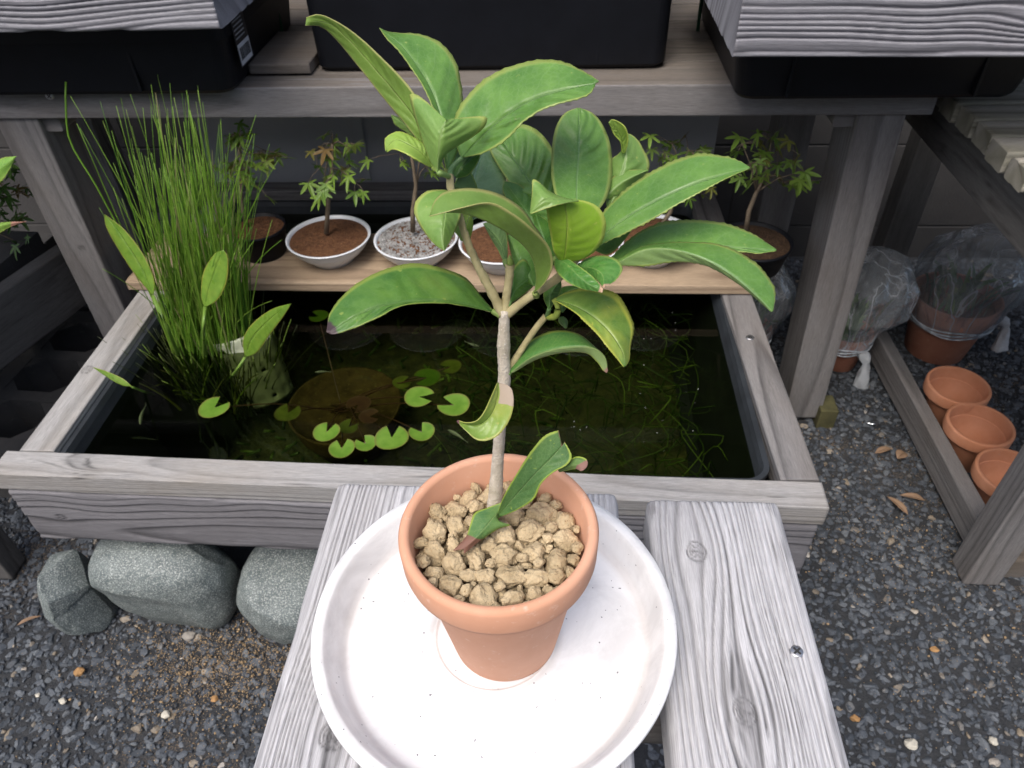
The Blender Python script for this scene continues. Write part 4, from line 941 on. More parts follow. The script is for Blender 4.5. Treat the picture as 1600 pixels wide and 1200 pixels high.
# submerged weed at the right
mb = MB(); tn = []
for i in range(420):
    x, y = rng.uniform(-.15, .215), rng.uniform(.66, 1.15); z_ = rng.uniform(.15, .272); a = rng.uniform(0, 2*PI); L_ = rng.uniform(.03, .09); cu = rng.normal(0, .025)
    P_ = [(x, y, z_-.03), (x+L_*.5*math.cos(a)+cu, y+L_*.5*math.sin(a), min(z_+rng.uniform(-.01,.02), .282)), (x+L_*math.cos(a), y+L_*math.sin(a)+cu, min(z_+rng.uniform(-.03,.02), .283))]
    P_ = np.clip(np.array(P_), [tx0+.04, ty0+.03, .13], [tx1-.03, ty1-.04, .284])
    c0 = mb.n; mb.tube(crs(P_, 9), rng.uniform(.0005, .0012), 4); tn += [rng.random()*.9]*(mb.n-c0)
for i in range(260):
    x, y = rng.uniform(-.60, .0), rng.uniform(.66, 1.15); z_ = rng.uniform(.125, .17); a = rng.uniform(0, 6.28); L_ = rng.uniform(.01, .03)
    c0 = mb.n; mb.tube([(x, y, z_), (x+L_*math.cos(a), y+L_*math.sin(a), z_+.01)], .0028, 4); tn += [rng.random()*.9]*(mb.n-c0)
o = mb.build('water_weed', rush_mat('submerged_weed', (0.02, 0.045, 0.006), (0.055, 0.11, 0.015))); setattrf(o.data, 'tone', tn)
tag(o, 'dark green submerged weed filling the right half of the pond', 'water weed', kind='stuff')
pos = []; 
for i in range(22): pos.append((float(np.clip(rng.choice([.02, .13, .17])+rng.normal(0, .025), -.1, .21)), float(np.clip(rng.choice([.72, .80, .93])+rng.normal(0, .03), .66, 1.1)), WZ+.0003))
fb = scatter_stones('glint_specks', simple('pale_glints', (.5, .52, .5), .4, .2), grit_p, pos, rng.uniform(.0003, .0009, 22), .5); tag(fb, 'tiny pale specks standing in for glints on the dark water', 'water glints', kind='stuff')  # pale grains stand in for small light glints on the water surface
# ================================================================== right side: empty pots, bagged pots, slatted bench
def empty_pot(u, v, Rr, H, label):
    c = at_z(u, v, H); mb = MB(); mb.lathe(pot_profile(Rr, Rr*.62, H, H*.27, .0045), 72)
    o = mb.build('empty_flower_pot', TERRA_EMPTY); o.location = (c[0], c[1], 0.002); return tag(o, label, 'flower pot', 'empty terracotta pots in a row behind the ground rail')
empty_pot(1498, 602, .0535, .088, 'empty terracotta pot farthest back in the row of three')
empty_pot(1532, 663, .0535, .088, 'empty terracotta pot in the middle of the row of three')
empty_pot(1581, 738, .0530, .088, 'empty terracotta pot nearest the bench leg in the row of three')
def film_mat(name, milk):
    mt, nt, b = newmat(name); nt.nodes.remove(b); out = nt.nodes['Material Output']
    tr = N(nt, 'ShaderNodeBsdfTransparent'); tr.inputs[0].default_value = (.90, .92, .93, 1)
    gl = N(nt, 'ShaderNodeBsdfGlossy'); gl.inputs['Roughness'].default_value = .22; gl.inputs[0].default_value = (.9, .95, 1, 1)
    df = N(nt, 'ShaderNodeBsdfDiffuse'); df.inputs[0].default_value = (.7, .74, .78, 1)
    lw = N(nt, 'ShaderNodeLayerWeight'); lw.inputs[0].default_value = .35
    co = objco(nt); v = N(nt, 'ShaderNodeTexVoronoi', feature='DISTANCE_TO_EDGE'); v.inputs['Scale'].default_value = 26; nt.links.new(noise_vec(nt, co), v.inputs['Vector'])
    bp = N(nt, 'ShaderNodeBump'); bp.inputs['Strength'].default_value = 1; bp.inputs['Distance'].default_value = .03; nt.links.new(noise(nt, 13, 3, objco(nt, (1, 1, .5)), .5, 1.2), bp.inputs['Height'])
    for n_ in (gl, df): nt.links.new(bp.outputs[0], n_.inputs['Normal'])
    nt.links.new(bp.outputs[0], lw.inputs['Normal'])
    nn = noise(nt, 15, 3, objco(nt, (1, 1, .3)), .5, .5); crease = ramp(nt, [(0.0, 1.0), (0.022, 0.25), (.06, 0.0)]); nt.links.new(math_(nt, 'ABSOLUTE', math_(nt, 'SUBTRACT', nn, .5)), crease.inputs[0])
    m1 = N(nt, 'ShaderNodeMixShader'); nt.links.new(math_(nt, 'MULTIPLY', lw.outputs['Facing'], .8), m1.inputs[0]); nt.links.new(tr.outputs[0], m1.inputs[1]); nt.links.new(gl.outputs[0], m1.inputs[2])
    m2 = N(nt, 'ShaderNodeMixShader'); nt.links.new(math_(nt, 'ADD', milk, math_(nt, 'MULTIPLY', crease.outputs[0], .22)), m2.inputs[0]); nt.links.new(m1.outputs[0], m2.inputs[1]); nt.links.new(df.outputs[0], m2.inputs[2])
    nt.links.new(m2.outputs[0], out.inputs[0]); return mt
def noise_vec(nt, co):
    n = N(nt, 'ShaderNodeTexNoise'); n.inputs['Scale'].default_value = 9; nt.links.new(co, n.inputs['Vector'])
    mx = N(nt, 'ShaderNodeMix', data_type='VECTOR'); mx.inputs[0].default_value = .12; nt.links.new(co, mx.inputs[4]); nt.links.new(n.outputs['Color'], mx.inputs[5]); return mx.outputs[1]
FILM = film_mat('clear_crinkled_film', .13); FILM2 = film_mat('bunched_film', .45)
STRING = simple('white_string', (.62, .63, .64), .8, .2, 300)
LEAFD = rush_mat('bagged_leaves', (0.02, 0.06, 0.015), (0.05, 0.13, 0.03))
def bagged(base, Rr, H, bag_h, bag_r, lean, label, baglabel, knot=None, seed=1, gname='wide'):
    root = thing('flower_pot', base, label, 'flower pot')
    mb = MB(); mb.lathe(pot_profile(Rr, Rr*.68, H, H*.25, .005), 64); mb.build('pot_body', TERRA_OLD, root)
    s = MB(); s.lathe([(0, H*.85), (Rr*.9, H*.84)], 40); s.build('soil', SOIL, root)
    pl = MB(); tn = []
    for i in range(70):
        a = rng.uniform(0, 6.28); r = rng.uniform(0, Rr*.7); c0 = np.array([r*math.cos(a), r*math.sin(a), H*.8]); tip = c0 + [rng.normal(0, Rr*.35), rng.normal(0, Rr*.35), rng.uniform(.2, .62)*bag_h]
        k0 = pl.n; tt = np.linspace(0, 1, 6)[:, None]; P_ = c0*(1-tt)+tip*tt + np.array([0, 0, .02])*np.sin(PI*tt)
        wd = np.array([math.cos(a+1.5), math.sin(a+1.5), 0])*.005*np.sin(PI*np.clip(tt+.08, 0, 1))
        pl.grid(np.stack([P_-wd, P_+wd], 1)); tn += [rng.random()*.8]*(pl.n-k0)
    lo = thing('bagged_plant', base, label.split(' in ')[0].replace('pot', 'leafy plant')+' rooted in the wrapped pot', 'plant')
    lo['label'] = 'dark green leafy plant under the film of the ' + gname + ' bagged pot'
    o = pl.build('leaves', LEAFD, lo, smooth=False); setattrf(o.data, 'tone', tn)
    bag = thing('plastic_bag', base, baglabel, 'plastic bag')
    n1, n2 = 80, 60; V = np.zeros((n1, n2, 3))
    for i in range(n1):
        a = 2*PI*i/n1
        for j in range(n2):
            t = j/(n2-1); z = H*.62 + t*(bag_h + H*.38)
            prof = np.interp(t, [0, .12, .25, .45, .7, .88, .96, 1], [Rr*.97, Rr*1.03, Rr*1.08, bag_r, bag_r*.97, bag_r*.62, bag_r*.28, .004])
            f = 1 + (.05*math.sin(a*5+seed+3*t)+.05*math.sin(a*9+seed*2-4*t) + .10*float(vn(math.cos(a)*2+seed, math.sin(a)*2, t*5)))*(t > .1)*min(1, t*3) + .012*math.sin(a*23+9*t)
            V[i, j] = (prof*f*math.cos(a)+lean[0]*t*t, prof*f*math.sin(a)+lean[1]*t*t, z)
    mb = MB(); vv = V.reshape(-1, 3); mb.add(vv, [(i*n2+j, ((i+1) % n1)*n2+j, ((i+1) % n1)*n2+j+1, i*n2+j+1) for i in range(n1) for j in range(n2-1)])
    mb.build('film', FILM, bag)
    # gathered band and knot
    rb_ = MB(); 
    for k in range(3):
        P_ = [((Rr*.96+.0015*k)*math.cos(a), (Rr*.96+.0015*k)*math.sin(a), H*.63+.006*k+.003*math.sin(a*4+k)) for a in np.linspace(0, 2*PI, 50)]; rb_.tube(P_, .0016, 6)
    rb_.build('gathered_band', FILM2, bag)
    if knot:
        kb = MB(); a = knot
        d = np.array([math.cos(a), math.sin(a), 0]); p0 = d*Rr*.97 + [0, 0, H*.66]
        kb.tube(crs([p0, p0+d*.012+[0,0,.006], p0+d*.022+[0,0,-.004], p0+d*.026+[0,0,-.035], p0+d*.030+[0,0,-.058]], 18), np.interp(np.linspace(0,1,18), [0,.2,.35,.6,1], [.005,.012,.006,.010,.015]), 28)
        V = kb.v[-1]; V += .0035*np.stack([vn(V[:,0]*160, V[:,1]*160, V[:,2]*45), vn(V[:,0]*160+5, V[:,1]*160, V[:,2]*45), V[:,0]*0], 1)
        kb.build('knot_tail', STRING if gname == 'largest' else FILM2, bag)
    return root
q = at_z(1458, 545, 0); bagged((q[0], q[1], .002), .083, .135, .15, .098, (.05, -.01), 'large old terracotta pot with a plant, wrapped in clear film tied with white string', 'clear crinkled bag with a white knotted tail over the largest terracotta pot', -.35, 1, 'largest')
q = at_z(1310, 572, 0); bagged((q[0], q[1]+.01, .002), .048, .085, .17, .085, (.03, .02), 'small terracotta pot in a clear bag behind the right shelf post', 'clear bag bunched below a small terracotta pot behind the right shelf post', -1.2, 4, 'small')
q = at_z(1205, 530, 0.0); bagged((0.375, 1.20, .002), .05, .09, .16, .07, (.0, .0), 'terracotta pot in a cloudy bag between the pond rail and the right post', 'cloudy plastic bag between the pond rail and the right shelf post', -1.8, 9, 'rearmost')

rbn = thing('slatted_bench', (.75, 1.0, 0), 'weathered slatted bench at the right with mossy slats, a thick leg and a ground rail', 'bench')
ys = [at_z(1600, v, .60)[1] for v in (160, 186, 212, 238)]
pitch = abs(ys[0]-ys[-1])/3
ytop = at_z(1600, 186, .60)[1]
for k in range(-6, 10):
    y = ytop - pitch*(k+.5); x0 = .535 - .0*k + rng.uniform(-.004, .004)
    if y < .45: continue
    plank('slat', W_SLAT, (x0, y, .60), (1.45, y, .60), pitch*.86, .028, rbn, res=.003, lres=.006, ridge=.0008, freq=170, rad=.003, nose=.001)
plank('slat_bearer', W_DARK, (.575, .48, .5715), (.575, 1.45, .5715), .04, .07, rbn, res=.005, lres=.02)
plank('slat_bearer', W_DARK, (1.3, .48, .5715), (1.3, 1.45, .5715), .04, .07, rbn, res=.005, lres=.02)
q = at_z(1518, 915, 0)
plank('leg', W_GREY, (q[0]+.012, q[1], .572), (q[0]+.012, q[1], 0.002), .052, .045, rbn, up=(0,-1,0), res=.002, lres=.004, ridge=.0003, freq=150)
for (x, y) in ((.70, 1.38), (1.25, .70), (1.25, 1.38)): plank('leg', W_DARK, (x, y, .5), (x, y, 0.002), .055, .05, rbn, up=(0,-1,0), res=.005, lres=.02)
ra, rbb = at_z(1376, 516, .065), at_z(1540, 812, .065)
plank('ground_rail', W_GREY, tuple(ra), (rbb[0], q[1]+.05, .065), .026, .055, rbn, res=.002, lres=.005, ridge=.0003, freq=140)
fb_ = at_z(1568, 890, 0); plank('foot_block', W_SHELF, (fb_[0]-.015, fb_[1]+.01, .045), (fb_[0]+.03, fb_[1]+.01, .045), .05, .044, rbn, res=.004, lres=.01)
# fallen leaves, scrap
DRY = leaf_mat('dry_leaf', (0.20, 0.10, 0.06), (0.30, 0.17, 0.10), edge=(.28, .17, .1), under=(.3, .2, .13), vein=(.35, .22, .14), yel=.1)
def fallen(u, v, L_, W_, ang, label, mats=DRY, z_=.011, name='fallen_leaf'):
    c = at_z(u, v, z_); root = LeafMesh(); ca, sa = math.cos(R(ang)), math.sin(R(ang))
    def pl(a, b, d): return (c[0]+a*ca-b*sa, c[1]+a*sa+b*ca, z_+.004*math.sin((a/L_+.5)*3.1)+abs(b)*.35+.0*d)
    M_ = [(-L_/2, 0), (0, .02*L_), (L_/2, 0)]; A = [(-L_/2, 0), (-L_*.2, W_/2), (L_*.2, W_*.4), (L_/2, 0)]; B = [(-L_/2, 0), (-L_*.2, -W_/2), (L_*.2, -W_*.4), (L_/2, 0)]
    root.patch(B, M_, A, 0, 0, n=18, na=5, quilt=0, serr=0, place=pl)
    e = bpy.data.objects.new('tmp', None); o = root.build(name, mats, e); o.parent = None; return tag(o, label, 'leaf', 'fallen leaves on the gravel')
fallen(1408, 712, .024, .019, 40, 'round pale dry leaf on the gravel right of the pond')
fallen(1380, 705, .036, .012, 20, 'dark reddish dry leaf beside the round pale leaf')
fallen(1402, 790, .045, .012, 120, 'greyish narrow dry leaf on the gravel in front of the pots')
fallen(1425, 778, .040, .012, 165, 'dull brown narrow dry leaf crossing the greyish one')
fallen(1300, 637, .030, .012, 60, 'light curled dry leaf beside the green foot block')
fallen(46, 970, .034, .006, 30, 'narrow orange brown dry leaf at the far left of the gravel')
PALE = simple('pale_chip', (.55, .52, .44), .8, .3, 80); ORAN = simple('orange_chip', (.42, .24, .10), .9, .4, 90)
def chip(u, v, s, mat, label, z_=.006):
    c = at_z(u, v, z_); V, F = rough_stone(3, int(u), 9, .62, .12); mb = MB(); mb.add(V*np.array([s, s*.8, s*.55]), F.tolist()); o = mb.build('pebble', mat); o.location = c; tag(o, label, 'pebble', 'pale pebbles among the gravel')
for a in ((123, 1050, .009, ORAN, 'orange tan lump among the gravel left of the bench'), (259, 1116, .007, PALE, 'cream chip among the gravel at the lower left'), (98, 1095, .006, PALE, 'white oval chip near the lower left corner'), (335, 1092, .006, ORAN, 'small orange chip near the left bench plank'),
          (1336, 1122, .007, ORAN, 'orange tan pebble right of the bench'), (1424, 1163, .009, PALE, 'large pale oval pebble at the lower right'), (1552, 1158, .007, PALE, 'smooth white pebble near the lower right corner'), (1460, 1015, .006, ORAN, 'pinkish chip in the gravel below the bench leg'),
          (59, 1086, .004, PALE, 'tiny white chip in the gravel at the left'), (295, 993, .010, simple('grey_pebble', (.28, .26, .23), .8), 'rounded grey pebble just in front of the wide stone')):
    chip(*a)
sh = MB(); V, F = rough_stone(2, 5, 6, .5, .3); sh.add(V*[.013, .007, .003], F.tolist()); o = sh.build('foil_scrap', simple('shiny_foil', (.8, .85, .9), .15, metal=1.0, bs=.6)); o.location = at_z(1363, 661, .008); tag(o, 'small shiny foil scrap on the gravel right of the pond', 'foil scrap')

# ================================================================== left side: bench rail, blocks, plants
lb_ = thing('side_bench', (-1.05, 1.1, 0), 'dark damp timber bench at the far left edge with a wide lower rail', 'bench')
pa = at_x(0, 460, -.93); pb = at_x(112, 385, -.93)
zr = .30
q0 = at_z(0, 455, zr); q1 = at_z(115, 388, zr)
plank('lower_rail', W_DARK, (q0[0]-.05, q0[1]-.15, zr), (q1[0], q1[1]+.1, zr), .03, .115, lb_, res=.003, lres=.006, ridge=.0004)
q = at_z(14, 925, 0); plank('leg', W_DARK, (q[0]-.028, q[1]+.02, .569), (q[0]-.028, q[1]+.02, .002), .05, .04, lb_, up=(0,-1,0), res=.003, lres=.006)
plank('leg', W_DARK, (-1.12, 1.45, .6), (-1.12, 1.45, .002), .05, .04, lb_, up=(0,-1,0), res=.004, lres=.01)
def block(x, y, z, rz, label):
    L_, Wd, H = .39, .12, .19; 
    # hollow block: faces built around three openings running through its width
    mb = MB(); xs = [0, .035, .125, .150, .240, .265, .355, L_]
    for i in range(0, 7, 2): mb.box((xs[i], 0, 0), (xs[i+1], Wd, H))
    for i in range(1, 7, 2): mb.box((xs[i]-.0005, .001, 0.001), (xs[i+1]+.0005, Wd-.001, .035)); mb.box((xs[i]-.0005, .001, H-.035), (xs[i+1]+.0005, Wd-.001, H-.001))
    for i in range(1, 7, 2):
        for zz in (.035, H-.035):
            for xx in (xs[i], xs[i+1]):
                s = 1 if xx == xs[i] else -1; t_ = 1 if zz < .1 else -1
                mb.add([(xx, .002, zz), (xx+s*.03, .002, zz), (xx, .002, zz+t_*.03), (xx, Wd-.002, zz), (xx+s*.03, Wd-.002, zz), (xx, Wd-.002, zz+t_*.03)], [(0,1,2), (3,5,4), (1,4,5,2)])
    o = mb.build('concrete_block', CONC, smooth=False); o.location = (x-.19, y, z); o.rotation_euler = (R(90), 0, rz); return tag(o, label, 'concrete block', 'hollow concrete blocks at the left')
block(-.86, .80, 0.001, R(86), 'hollow grey concrete block at the far left beneath the dark rail, nearer one')
block(-.885, 1.21, 0.001, R(86), 'hollow grey concrete block behind the nearer one under the dark rail')
block(-1.00, .80, .192, R(86), 'hollow grey concrete block stacked at the left frame edge')
fern = thing('shade_maple', (-1.10, 1.15, .31), 'small green maple with lobed leaves at the far left edge behind the left post', 'maple')
mb = MB(); tn = []; tw = MB(); cents = []
for (u, v) in ((10, 262), (25, 290), (5, 300), (32, 320), (12, 335), (28, 350), (5, 365), (20, 375), (38, 300), (-20, 300), (-30, 350), (-10, 270)):
    c_ = at_y(u, v, 1.12+rng.uniform(-.03, .05)); tw.tube([np.array(fern.location)+[0, 0, 0], (np.array(fern.location)+c_)/2+[0, 0, .03], c_], .0012, 5)
    for _ in range(3): cents.append(c_+rng.normal(size=3)*[.016, .016, .012])
leaf_cloud(mb, tn, cents, .024); o = mb.build('crown', maple_mat('shade_leaves', (.05, .13, .02), (.11, .22, .04)), fern, smooth=False); o.location = -Vector(fern.location); setattrf(o.data, 'tone', tn)
o = tw.build('branches', DARKBARK, fern); o.location = -Vector(fern.location)
mb = MB(); mb.lathe([(0, 0), (.04, 0), (.052, .08), (.049, .08), (.04, .06), (0, .06)], 40); o = mb.build('planting_pot', BLACKPL); o.location = (-1.10, 1.15, .235); tag(o, 'black pot holding the small maple beyond the left frame edge', 'flower pot')
block(-1.17, 1.05, 0.04, R(86), 'hollow grey concrete block carrying the black pot beyond the left frame edge')
# near seedling leaves poking in at the left edge
lp = thing('edge_seedling', (-.97, .80, .60), 'plant at the extreme left edge, one bright leaf and one brown tipped leaf showing', 'plant')
LE = leaf_mat('edge_leaf', (.14, .26, .04), (.20, .34, .06), edge=(.35, .4, .1), brown_t=.80, brown=(.30, .16, .12))
LG = leaf_mat('edge_leaf_fresh', (.14, .30, .04), (.20, .38, .07), edge=(.35, .45, .1))
lm = LeafMesh(); lm.patch([(-70,300),(-40,270),(0,248),(26,244)], [(-70,300),(-35,282),(0,262),(26,244)], [(-70,300),(-30,300),(3,283),(26,244)], .93, .90, 0, .006, .006); lm.build('leaf', LG, lp)
lm = LeafMesh(); lm.patch([(-70,390),(-40,362),(0,348),(41,346)], [(-70,390),(-35,372),(2,352),(41,346)], [(-70,390),(-30,384),(10,358),(41,346)], .95, .90, 0, .006, .006); lm.build('leaf', LE, lp)
s0 = at_d(-70, 300, .93); s1 = at_d(-70, 390, .95); sbp = np.array([-.97, .80, .63])
st = MB(); st.tube(crs([s0, (s0+sbp)/2+[0, 0, .05], sbp], 12), .0022, 6); st.tube(crs([s1, (s1+sbp)/2+[0, 0, .03], sbp], 12), .0022, 6); o = st.build('stem', TWIG, lp); o.location = -Vector(lp.location)
mb = MB(); mb.lathe([(0, 0), (.04, 0), (.055, .075), (.052, .075), (.046, .065), (0, .065)], 36); o = mb.build('planting_pot', BLACKPL); o.location = (-.97, .80, .5905); tag(o, 'black pot beyond the left edge holding the plant with the brown tipped leaf', 'flower pot')
for xx in (-1.15, -1.05, -.95): plank('top_plank', W_DARK, (xx, .35, .59), (xx, 1.15, .59), .092, .02, lb_, res=.006, lres=.02)
# ================================================================== the potted seedling
G1 = leaf_mat('leaf_mid_green', (0.080, 0.192, 0.036), (0.140, 0.285, 0.056), edge=(0.30, 0.38, 0.10), under=(0.17, 0.27, 0.09), vein=(0.26, 0.40, 0.20), yel=.08)
G2 = leaf_mat('leaf_deep_green', (0.045, 0.135, 0.020), (0.09, 0.21, 0.032), edge=(0.26, 0.34, 0.08), under=(0.13, 0.22, 0.08), vein=(0.20, 0.33, 0.15), yel=.1)
G3 = leaf_mat('leaf_fresh_green', (0.14, 0.27, 0.055), (0.20, 0.34, 0.08), edge=(0.38, 0.44, 0.12), under=(0.20, 0.31, 0.055), vein=(.32, .43, .18), yel=.15)
GL = leaf_mat('leaf_lime', (0.22, 0.36, 0.06), (0.28, 0.42, 0.08), edge=(0.42, 0.50, 0.10), under=(0.23, 0.40, 0.03), vein=(.30, .36, .12), yel=.1, veinamt=.15)
GO = leaf_mat('leaf_olive_back', (0.13, 0.24, 0.05), (0.19, 0.31, 0.07), edge=(0.36, 0.36, 0.13), under=(0.15, 0.25, 0.045), vein=(.24, .36, .12), yel=.12, veinamt=.12)
GG = leaf_mat('leaf_bluish', (0.10, 0.20, 0.09), (0.14, 0.25, 0.115), edge=(0.24, 0.34, 0.16), under=(0.12, 0.2, 0.1), vein=(.24, .34, .24), yel=.0)
GY = leaf_mat('leaf_yellowing', (0.10, 0.21, 0.04), (0.20, 0.31, 0.05), edge=(0.40, 0.43, 0.07), under=(0.2, 0.3, 0.07), yel=.75, edge_w=.84)
GW = leaf_mat('leaf_left_brown_tip', (0.055, 0.15, 0.028), (0.11, 0.23, 0.038), edge=(0.26, 0.34, 0.07), yel=.22, brown_t=.94, brown=(.05, .034, .036), edge_w=.93, vein=(.2, .33, .12))
GV = leaf_mat('leaf_right_brown_tip', (0.06, 0.18, 0.04), (0.10, 0.24, 0.05), under=(.22, .32, .12), brown_t=.955, brown=(.22, .12, .10), yel=.15)
GX = leaf_mat('leaf_scarred', (0.16, 0.27, 0.05), (0.22, 0.34, 0.06), edge=(0.38, 0.40, 0.10), yel=.5, brown_t=.96, brown=(.15, .07, .08), brown_lo=.27)
GP = leaf_mat('leaf_pot_level', (0.055, 0.14, 0.04), (0.10, 0.21, 0.055), edge=(0.30, 0.40, 0.06), yel=.15, brown_t=.985, brown=(.25, .12, .10), vein=(.3, .42, .18), edge_w=.92, rough=.5, nsec=5)
GPB = leaf_mat('leaf_pot_level_brown', (0.06, 0.16, 0.05), (0.10, 0.21, 0.06), edge=(0.32, 0.42, 0.06), yel=.3, brown_t=.70, brown=(.17, .085, .06), rough=.5, nsec=4)
GPC = leaf_mat('leaf_curl_brown', (0.10, 0.20, 0.06), (0.15, 0.25, 0.08), edge=(0.32, 0.42, 0.06), yel=.3, brown_t=.72, brown=(.20, .11, .09), rough=.5, nsec=4)
GT = leaf_mat('leaf_torn', (0.05, 0.17, 0.03), (0.10, 0.25, 0.05), edge=(0.30, 0.42, 0.10), yel=.15, brown_t=.93, brown=(.40, .27, .18), rough=.22)
tb0 = at_d(772, 800, .372)
tree = thing('seedling_tree', tuple(tb0), 'young broadleaf evergreen seedling with glossy green leaves, growing from the terracotta pot', 'seedling tree')
def D3(pts): return [at_d(*p) for p in pts]
def twig(pts, r, mat, name, parent, seed=0, n=40):
    P = crs(D3(pts), n); rr = np.interp(np.linspace(0, 1, n), np.linspace(0, 1, len(r)), r) * (1 + .035*np.array([float(vn(i*.6+seed, 1, 2)) for i in range(n)]))
    mb = MB(); mb.tube(P, rr, 14); V = mb.v[-1]; V += .00025*vn(V[:, :1]*900, V[:, 1:2]*900, V[:, 2:]*900)
    o = mb.build(name, mat, parent); o.location = -Vector(parent.location); return o
px = 1/FPX
tk = twig([(772,802,.374),(775,760,.362),(779,700,.347),(783,640,.333),(788,590,.322),(787,545,.312),(788,500,.303),(789,484,.300)], [12.5*.37*px, 11.2*.35*px, 10*.34*px, 9.5*.33*px, 10.5*.325*px, 10*.315*px, 10.5*.305*px, 8*.3*px], BARK, 'trunk', tree, 1, 70)
brs = [([(786,492,.302),(768,455,.297),(752,425,.293),(736,392,.289),(724,360,.286),(716,330,.283),(706,300,.280),(702,272,.278)], [8.5,7.5,7,6.5,6,5.5,5.5,6]),
       ([(790,492,.302),(791,465,.299),(795,440,.296),(797,413,.294)], [8,7,6.5,7]),
       ([(791,492,.302),(806,480,.299),(830,462,.295),(852,448,.292),(872,434,.289),(890,415,.287),(915,390,.286),(935,350,.285)], [8,7,7,6.5,7.5,6,5,4.5]),
       ([(791,582,.322),(806,560,.318),(822,535,.314),(838,512,.310),(853,494,.307)], [6.5,6,5.5,5.5,5.5])]
for i, (p, r) in enumerate(brs): twig(p, [x*.29*px for x in r], TWIG, 'branch', tree, 5+i)
bud = MB(); bp_ = at_d(797, 412, .2935); bud.lathe([(0,-.001),(.0016,0),(.0012,.0018),(.0004,.0036),(0,.0042)], 10); o = bud.build('bud', GL[0], tree); o.location = Vector(bp_) - Vector(tree.location)
def leaf(M, L, R_, D0, D1, mats, bow=0, dl=.004, dr=.004, pet=None, label=None, swap=False, seed=None, **k):
    lm = LeafMesh(); sd = len(tree.children) if seed is None else seed
    lm.patch(L, M, R_, D0, D1, bow, dl, dr, seed=sd, **k)
    if pet: lm.tube(crs(D3(pet)+[at_d(M[0][0], M[0][1], D0+.0004)], 12), np.linspace(.0011, .0009, 12), 7)
    return lm.build('leaf', mats, tree, flip=swap, label=label)
HU = (702, 276, .278)
# upper left cluster
leaf([(697,268),(668,222),(647,182),(618,145),(582,103),(545,62),(512,36),(478,33)], [(697,268),(660,228),(632,192),(597,150),(560,103),(523,58),(500,40),(477,40)], [(697,268),(680,222),(664,175),(638,133),(595,88),(555,52),(520,30),(497,22),(479,27)], .283, .270, GO, bow=.004, dl=.004, dr=-.004, pet=[HU], swap=True, serr=.2, label='long narrow leaf pointing up left with its pale underside showing')
leaf([(700,268),(694,205),(678,150),(655,108),(628,72),(606,54),(593,43)], [(698,268),(684,190),(664,140),(644,108),(622,78),(606,62),(593,43)], [(702,268),(722,215),(724,160),(714,100),(690,68),(660,54),(625,51),(606,49),(593,43)], .283, .296, G1, bow=-.004, dl=-.004, dr=.009, pet=[HU], serr=.9)
leaf([(722,246),(760,207),(798,176),(838,154),(880,141),(930,130)], [(720,246),(705,205),(722,160),(762,120),(815,98),(865,93),(905,107),(936,126)], [(724,246),(762,236),(795,214),(818,190),(852,169),(888,158),(918,149),(930,134)], .279, .262, G1, bow=-.002, dl=.010, dr=-.007, pet=[HU,(706,262,.279)], serr=1.2, quilt=.0018, label='broad puckered leaf of the upper cluster reaching right over the beam')
leaf([(684,268),(685,240),(688,215),(697,187)], [(682,270),(668,243),(652,197),(640,150),(652,148),(675,166),(697,187)], [(686,268),(695,244),(715,229),(742,212),(759,196),(759,182),(728,183),(697,187)], .268, .258, G3, bow=-.002, dl=.007, dr=.006, pet=[HU,(690,272,.270)], serr=.9, n=40, quilt=.0005)
leaf([(676,262),(660,240),(640,226),(618,218),(604,232)], [(674,262),(655,252),(632,239),(614,233),(604,238)], [(678,262),(668,230),(645,213),(622,205),(602,216),(602,236)], .282, .280, GL, bow=-.004, dl=-.003, dr=.004, pet=[HU], serr=.6)
leaf([(674,225),(660,215),(640,200),(612,180)], [(672,232),(655,222),(636,208),(618,196),(611,181)], [(676,225),(664,206),(640,190),(625,184),(612,179)], .292, .290, G3, bow=0, dl=.002, dr=.002, serr=1.2)
leaf([(672,250),(665,238),(655,226),(643,212)], [(672,252),(660,244),(650,232),(643,213)], [(674,250),(674,232),(664,218),(646,211)], .291, .292, G2, serr=.5)
leaf([(707,290),(722,300),(735,315),(742,338)], [(705,292),(712,320),(726,338),(740,340)], [(709,288),(728,262),(744,290),(748,322),(742,338)], .290, .305, G2, bow=0, pet=[HU], serr=.3)
leaf([(712,276),(722,262),(735,248),(748,236)], [(710,276),(700,258),(706,238),(728,228),(748,232)], [(714,278),(730,275),(742,262),(750,245),(748,236)], .288, .290, G2, serr=.3)
leaf([(733,345),(735,310),(742,270),(757,233)], [(731,345),(715,318),(712,280),(722,250),(755,230)], [(736,345),(770,325),(790,300),(788,268),(768,235),(757,231)], .312, .322, GG, dl=.002, dr=.002, serr=.3, quilt=.0004)
leaf([(715,300),(698,325),(694,350),(692,372),(694,392)], [(712,298),(685,296),(664,300),(649,316),(648,336),(662,362),(680,383),(694,392)], [(717,302),(722,325),(715,352),(704,376),(695,392)], .282, .272, G3, bow=-.003, dl=.006, dr=.004, pet=[(708,305,.281)], swap=True, serr=.5)
leaf([(722,372),(727,358),(731,345),(734,336)], [(720,372),(711,362),(713,348),(722,338),(734,334)], [(724,374),(732,376),(738,355),(737,340),(734,335)], .289, .292, G3, pet=[(727,372,.288)], swap=True, serr=.2)
leaf([(789,408),(787,395),(778,375),(756,350)], [(787,408),(778,390),(768,372),(756,349)], [(791,408),(793,385),(790,362),(775,350),(757,348)], .299, .310, G2, pet=[(796,420,.296)], swap=True, serr=.2)
leaf([(797,470),(806,452),(820,440),(836,430)], [(795,470),(798,440),(805,415),(820,405),(836,428)], [(799,474),(815,463),(833,448),(840,434),(836,430)], .299, .306, G2, pet=[(795,478,.300)], serr=.2)
